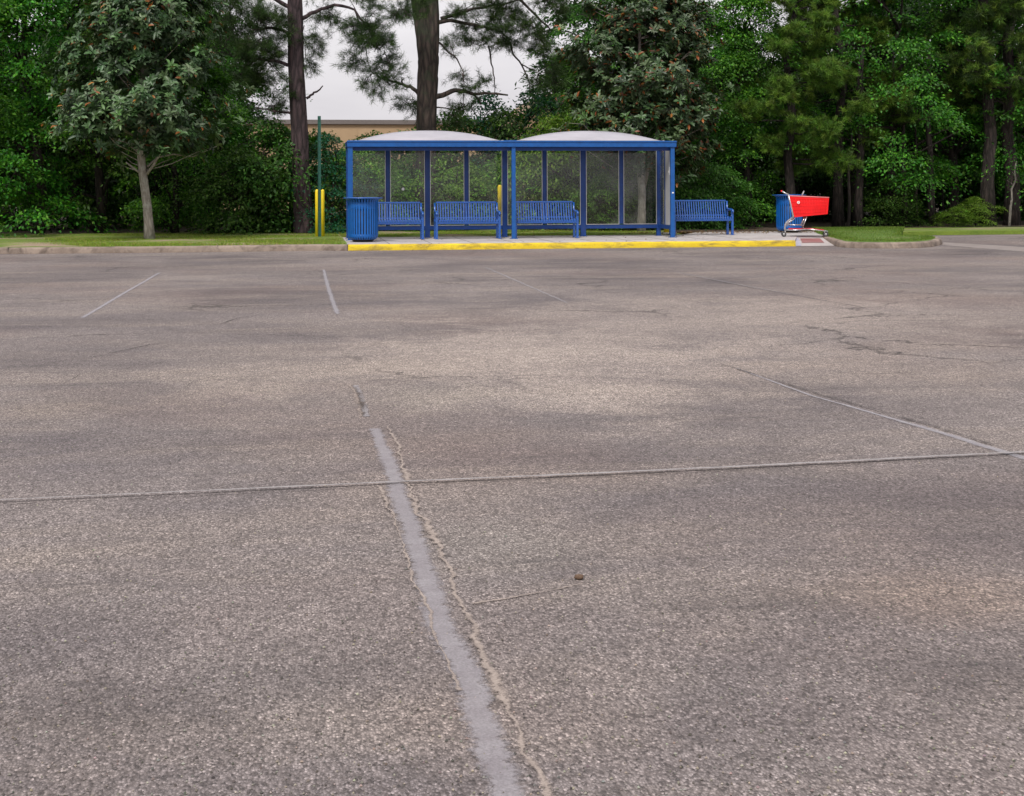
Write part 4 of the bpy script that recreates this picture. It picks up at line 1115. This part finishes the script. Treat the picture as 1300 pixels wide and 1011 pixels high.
big_pine('pine with a forked mossy trunk rising behind the left dome of the shelter', 37.0,
    [([(540,297),(540,240),(541,170),(543,100),(544,74),(535,30),(527,-20),(520,-110)], [.31,.28,.26,.27,.27,.19,.17,.10]),
     ([(545,84),(548,60),(549,20),(546,-30),(548,-110)], [.21,.20,.18,.17,.10])],
    [([(536,121),(524,113),(512,107),(498,104),(486,101)], .06,.016), ([(511,108),(510,102),(513,100)], .03,.012), ([(548,126),(562,121),(578,115),(600,118),(622,119),(645,121)], .085,.022),
     ([(600,118),(606,126),(611,133)], .03,.018), ([(552,136),(570,137),(585,142)], .022,.008), ([(554,30),(572,26),(595,30),(615,34),(634,40),(650,52)], .06,.018),
     ([(552,50),(565,62),(580,75),(588,92),(588,138)], .03,.007), ([(560,24),(600,12),(640,5),(690,-5)], .05,.015), ([(620,58),(624,80),(628,100),(628,118)], .025,.01),
     ([(645,50),(652,70),(662,82),(672,105),(674,118)], .03,.012), ([(662,82),(674,88),(682,90)], .02,.008), ([(552,-10),(600,-20),(650,-10),(680,20),(700,40)], .07,.018),
     ([(525,0),(505,-15),(480,-10)], .05,.015), ([(640,5),(620,30),(606,66)], .02,.01), ([(550,-60),(600,-75),(640,-70)], .05,.02)],
    [(588,98,18,18,14,.2,None),(606,106,14,12,8,.2,None),(572,150,20,9,18,.2,None),(525,138,20,12,14,.3,(540,130)),(516,128,10,8,12,.2,(530,120)),(585,132,14,8,12,.2,None),
     (612,52,26,14,34,-.2,None),(640,40,30,18,56,-.3,None),(670,34,28,18,50,-.2,None),(650,18,44,14,70,.1,None),(600,30,24,16,28,.2,None),(690,60,24,18,40,.1,None),(700,90,20,18,28,.2,None),
     (580,60,16,14,16,.2,None),(590,5,30,14,34,0,None),(625,-20,60,22,90,0,None),(700,10,30,26,60,.2,None),(516,8,14,12,16,.2,None),(500,-20,36,14,36,0,None),(600,-80,70,22,90,0,None),(682,100,10,12,12,.1,None)],
    22, 'bark_pine2')

# ------------------------------------------------------------------ wood: prototypes, then copies
protoB = [make_broadleaf('broadleaf_tree', 8.6, 2.3, 31, G_BRIGHT, .35, 115, 215, (.34,.78), (.08,.14)),
          make_broadleaf('broadleaf_tree', 8.0, 2.1, 32, G_MID, .3, 115, 220, (.28,.7), (.07,.13)),
          make_broadleaf('broadleaf_tree', 9.2, 2.5, 33, G_MID+G_BRIGHT, 1.4, 100, 210, (.32,.82), (.08,.14), .15)]
protoD = make_broadleaf('dark_tree', 9.4, 2.7, 34, G_DARK, .5, 130, 150, (.45,.95), (.12,.20), .16)
protoP = [make_pine('pine_tree', 9.5, .17, 41, 1.9, 44, G_OLIVE, ntw=34, w=.017), make_pine('pine_tree', 10, .20, 42, 2.9, 34, G_OLIVE+G_PINE, (1.1,2.2), ntw=30, w=.015)]
G_LIME = [(.10,.24,.025),(.075,.19,.018),(.15,.29,.04)]
protoS = [make_broadleaf('shrub', 2.2, 1.15, 51, G_HEDGE, .05, 95, 200, (.22,.45), (.065,.11), .04, shape=.5),
          make_broadleaf('shrub', 2.0, 1.0, 52, G_LIME, .05, 80, 240, (.22,.42), (.05,.09), .035, shape=.5),
          make_broadleaf('shrub', 2.6, 1.0, 53, G_TEAL, .1, 95, 260, (.2,.36), (.05,.08), .04, shape=.55)]
used = set()
def put(proto, px, Y, s, rz, label, cat, group, sz=1.0, z=PH):
    o = proto if proto.name not in used else copy_tree(proto)
    used.add(proto.name)
    o.location = (XatY(px,Y), Y, z-.02); o.rotation_euler = (0,0,rz); o.scale = (s,s,s*sz); tag(o, label, cat, group)
    return o
LF = 'trees of the wood on the left'; RT = 'trees of the wood on the right'; SH = 'shrubs behind the verge'
for k, px, Y, s, rz, lb in [
    (0, -45, 35.9, .95, .3, 'bright green bushy tree cut by the left edge of the photo'),
    (0, 48, 36.6, 1.0, 2.1, 'bright green bushy tree just left of the magnolia on the verge'),
    (1, 128, 37.3, 1.0, 1.0, 'mid green bushy tree directly behind the left magnolia'),
    (0, 222, 36.8, .72, 4.0, 'low bright green tree just right of the left magnolia trunk'),
    (1, 268, 38.6, .86, 5.0, 'mid green tree between the left magnolia and the thick pine')]:
    put(protoB[k], px, Y, s, rz, lb, 'tree', LF)
for px, Y, s, rz, lb in [(-20,41.5,.70,0,'dark tree behind the leftmost bright green trees'),(92,42.5,.72,1.3,'dark tree far behind the left magnolia crown'),(190,43.5,.9,2.4,'dark tree seen over the low bright tree by the left magnolia'),(262,45.5,.72,4,'smaller dark tree beyond the gap left of the thick pine')]:
    put(protoD, px, Y, s, rz, lb, 'tree', LF)
for k, px, Y, s, sz, rz, lb in [
    (0, 300, 35.6, 1.0, 1.0, .2, 'dark green shrub at the foot of the wood left of the thick pine'),
    (0, 345, 36.4, 1.2, 1.3, 1.2, 'dark green shrub immediately left of the thick pine trunk'),
    (2, 418, 35.9, .95, .95, 2.2, 'dark leafy shrub between the green pole and the shelter'),
    (0, 398, 37.6, 1.3, 1.2, 3.2, 'tall dark shrub behind the green pole'),
    (1, 455, 37.0, 1.15, 1.15, 5.3, 'bright shrub just behind the left end of the shelter'),
    (0, 520, 38.6, 1.2, 1.22, 1.3, 'mid green shrub between the second and third panes of the shelter'),
    (0, 575, 39.2, 1.3, 1.5, 2.3, 'mid green shrub behind the forked pine, right side'),
    (2, 678, 39.6, 1.5, 1.5, 4.7, 'tall blue-green shrub filling the gap below the small gable'),
    (0, 640, 38.9, 1.3, 1.5, 4.1, 'broad green shrub behind the middle post of the shelter'),
    (0, 370, 37.8, 1.2, 1.2, 5.1, 'dark shrub behind the thick pine trunk'),
    (0, 474, 38.4, 1.1, 1.2, 3.3, 'dark shrub seen through the leftmost pane of the shelter'),
    (1, 492, 37.2, .95, .95, 4.3, 'bright shrub seen through the second pane of the shelter'),
    (1, 548, 37.6, 1.2, 1.15, .3, 'bright shrub at the foot of the forked pine'),
    (1, 592, 37.2, 1.0, .9, 5.2, 'bright shrub seen through the fourth pane of the shelter'),
    (2, 618, 39.4, 1.4, 1.45, .7, 'dark blue-green shrub rising over the shelter right of the forked pine'),
    (1, 655, 37.4, 1.15, 1.15, 2.7, 'bright green shrub behind the third bench'),
    (1, 700, 36.9, 1.25, 1.5, 2.9, 'tall bright green shrub behind the right dome'),
    (1, 765, 35.9, .72, .75, 1.9, 'low bright shrub seen low through the right module glass'),
    (1, 735, 37.9, 1.3, 1.7, .9, 'bright shrub left of the rusty magnolia trunk'),
    (0, 790, 37.5, 1.0, 1.0, 1.9, 'dark shrub left of the rusty magnolia trunk base'),
    (0, 866, 36.2, .9, 1.0, 4.9, 'mid green shrub between rusty magnolia and open bench'),
    (0, 905, 36.9, .9, .8, 5.9, 'dark shrub behind the open bench'),
    (0, 1130, 38.6, .8, .6, 1.1, 'small dark shrub behind the grass island'),
    (1, 1212, 37.9, .5, .28, 2.1, 'low leafy shrub at the wood edge right of the island'),
    (1, 1238, 38.2, .6, .42, 3.9, 'second low leafy shrub at the wood edge near the right side')]:
    put(protoS[k], px, Y, s, rz, lb, 'shrub', SH, sz/ s if False else 1.0*sz/s*1.0 if s else 1)
put(protoB[1], 712, 40.5, .62, 1.9, 'slim mid green tree between the forked pine and the rusty magnolia', 'tree', RT)
for k, px, Y, s, rz, lb in [
    (1, 768, 41.5, .95, .5, 'mid green tree behind the left side of the rusty magnolia'),
    (2, 900, 39.8, .74, .1, 'fresh green tree behind the right side of the rusty magnolia'),
    (0, 948, 38.4, .80, 1.4, 'bright green tree above the open bench'),
    (2, 1135, 38.9, .92, 3.3, 'bright green tree rising behind the grass island'),
    (2, 1208, 40.6, 1.0, 5.1, 'bright green tree between the thick dark trunks at the right'),
    (2, 1325, 39.5, 1.0, 2.5, 'green tree cut by the right edge of the photo')]:
    put(protoB[k], px, Y, s, rz, lb, 'tree', RT)
for k, px, Y, s, rz, lb in [
    (0, 1004, 37.6, .85, .2, 'olive green pine above the blue bin and red cart'),
    (0, 1064, 38.7, .92, 2.2, 'olive pine with low boughs right of the red cart'),
    (1, 1088, 39.4, 1.05, 1.2, 'taller olive pine behind the left end of the grass island'),
    (1, 1254, 38.3, 1.05, 3.0, 'thick dark pine near the right edge, left of its twin'),
    (1, 1284, 38.5, 1.08, 4.6, 'thick dark pine nearest the right edge')]:
    put(protoP[k], px, Y, s, rz, lb, 'pine tree', RT)
for px, Y, s, rz, lb in [(800,45,1.0,0,'dark tree far behind the rusty magnolia'),(870,44,.62,1,'dark tree far behind the gap right of the rusty magnolia'),(940,45.5,.68,2,'dark tree deep in the wood above the open bench'),(1015,44,.66,3.3,'dark tree deep in the wood behind the red cart'),
        (1085,46,.72,4,'dark tree deep in the wood behind the olive pines'),(1160,44.5,1.0,5,'dark tree deep in the wood behind the grass island'),(1235,46,1.05,5.6,'dark tree deep in the wood left of the thick dark pines'),(1320,44.5,1.0,.7,'dark tree deep in the wood at the right edge')]:
    put(protoD, px, Y, s, rz, lb, 'tree', RT)
# bare trunks standing free in front of the dark wood
def bare(px, py, pxt, pyt, r, label, mat='bark_dark', seed=0, twigs=4, Y=None):
    rng = np.random.default_rng(seed+900)
    if Y is None: Y = 38.0
    a = Vector((XatY(px,Y),Y,PH-.03)); b = atY(pxt,pyt,Y+.3)
    t = empty('thin_tree', a, 0, label, 'tree', 'slender trunks at the wood edge'); d = b-a; mb = MB()
    pts = [d*(i/7)+Vector((rng.normal()*.03,rng.normal()*.03,0)) for i in range(8)]; pts[0]=Vector((0,0,0))
    mb.tube(pts, [r*(1.15-.6*i/7) for i in range(8)], 9, wob=.08)
    C=[]
    for i in range(twigs):
        s = rng.uniform(.35,.95); p = d*s; an = rng.uniform(0,6.28); e = p+Vector((math.cos(an),math.sin(an),.3))*rng.uniform(.4,.9)
        mb.tube([p,(p+e)/2+Vector((0,0,.05)),e],[r*.25,r*.15,r*.06],4); C.append((e.x,e.y,e.z,an))
    tr = mb.build('trunk', M[mat], t)
    top_ = [(pts[-1].x+rng.normal()*.4, pts[-1].y+rng.normal()*.4, pts[-1].z+rng.uniform(-.4,.8), rng.uniform(0,6)) for _ in range(10)]
    leafmesh('crown', *broad_leaves(C+top_, rng, 90, (.25,.45), (.06,.1), G_MID+G_BRIGHT), TPL4, M['leaf'], t)
for i, a in enumerate([(1077,297,1079,150,.045,'slim brown trunk beside the grass island, left of a thicker one'),(1091,297,1092,60,.11,'dark purplish trunk right behind the left end of the island'),
        (1148,297,1146,120,.085,'short dark trunk behind the middle of the island'),(1184,297,1178,60,.10,'dark straight trunk behind the tip of the island'),
        (1166,297,1160,110,.03,'thin pale stem between two dark trunks behind the island')]):
    bare(*a, seed=i, Y=38.0+.25*i)
bare(1281,296,1290,205,.035,'thin pale leaning sapling near the right edge of the photo', 'bark_thin', 8, 3, 37.7)
# the far wood, one mass
rng = np.random.default_rng(77)
def far_wood(name, x0, x1, y0, y1, n, seed, label, hmax=5.6):
    rng = np.random.default_rng(seed)
    cl = np.c_[rng.uniform(x0,x1,n), rng.uniform(y0,y1,n), PH+rng.uniform(.1,1,n)**.9*hmax, rng.uniform(0,6.28,n)]
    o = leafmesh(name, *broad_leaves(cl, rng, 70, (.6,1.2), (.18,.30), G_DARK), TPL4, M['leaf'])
    tag(o, label, 'wood', kind='stuff')
far_wood('far_wood', XatY(-300,50), XatY(275,50), 47, 55, 560, 5, 'dark far wood closing the view on the left')
far_wood('far_wood', XatY(745,52), XatY(1650,52), 48, 58, 900, 6, 'dark far wood closing the view on the right')

# ------------------------------------------------------------------ light
w = bpy.data.worlds.new('World'); sc.world = w; w.use_nodes = True
nt = w.node_tree; nd = nt.nodes; lk = nt.links
bg = nd['Background']
sky = nd.new('ShaderNodeTexSky'); sky.sky_type = 'NISHITA'; sky.sun_disc = False
SE, SA = R(52), R(205)                      # sun elevation, azimuth (clockwise from +Y)
sky.sun_elevation = SE; sky.sun_rotation = SA; sky.air_density = 1.0; sky.dust_density = 3.0; sky.ozone_density = 1
tc = nd.new('ShaderNodeTexCoord'); mp = nd.new('ShaderNodeMapping'); mp.inputs['Scale'].default_value = (1,1,4)
ns = nd.new('ShaderNodeTexNoise'); ns.inputs['Scale'].default_value = 2.2; ns.inputs['Detail'].default_value = 7; ns.inputs['Roughness'].default_value = .55
lk.new(tc.outputs['Generated'], mp.inputs[0]); lk.new(mp.outputs[0], ns.inputs['Vector'])
rp_ = nd.new('ShaderNodeValToRGB'); rp_.color_ramp.elements[0].position=.3; rp_.color_ramp.elements[0].color=(4.9,4.7,5.0,1); rp_.color_ramp.elements[1].position=.7; rp_.color_ramp.elements[1].color=(7.1,6.85,6.95,1)
lk.new(ns.outputs['Fac'], rp_.inputs[0])
hs = nd.new('ShaderNodeHueSaturation'); hs.inputs['Saturation'].default_value = .35; lk.new(sky.outputs[0], hs.inputs['Color'])
mx = nd.new('ShaderNodeMix'); mx.data_type='RGBA'; mx.inputs[0].default_value = .88
lk.new(hs.outputs[0], mx.inputs[6]); lk.new(rp_.outputs[0], mx.inputs[7]); lk.new(mx.outputs[2], bg.inputs[0])
bg.inputs[1].default_value = .10
sl = bpy.data.lights.new('sun', 'SUN'); sl.energy = 2.0; sl.angle = R(14); sl.color = (1,.95,.9)
so = bpy.data.objects.new('sun', sl); col.objects.link(so)
dirv = Vector((math.sin(SA)*math.cos(SE), math.cos(SA)*math.cos(SE), math.sin(SE)))
so.rotation_euler = dirv.to_track_quat('Z','Y').to_euler(); so.location = (0,0,30)
sc.view_settings.view_transform = 'Standard'; sc.view_settings.look = 'None'; sc.view_settings.exposure = .54; sc.view_settings.gamma = 1
sc.cycles.max_bounces = 6; sc.cycles.transparent_max_bounces = 16
sc.cycles.diffuse_bounces = 2; sc.cycles.adaptive_threshold = .02
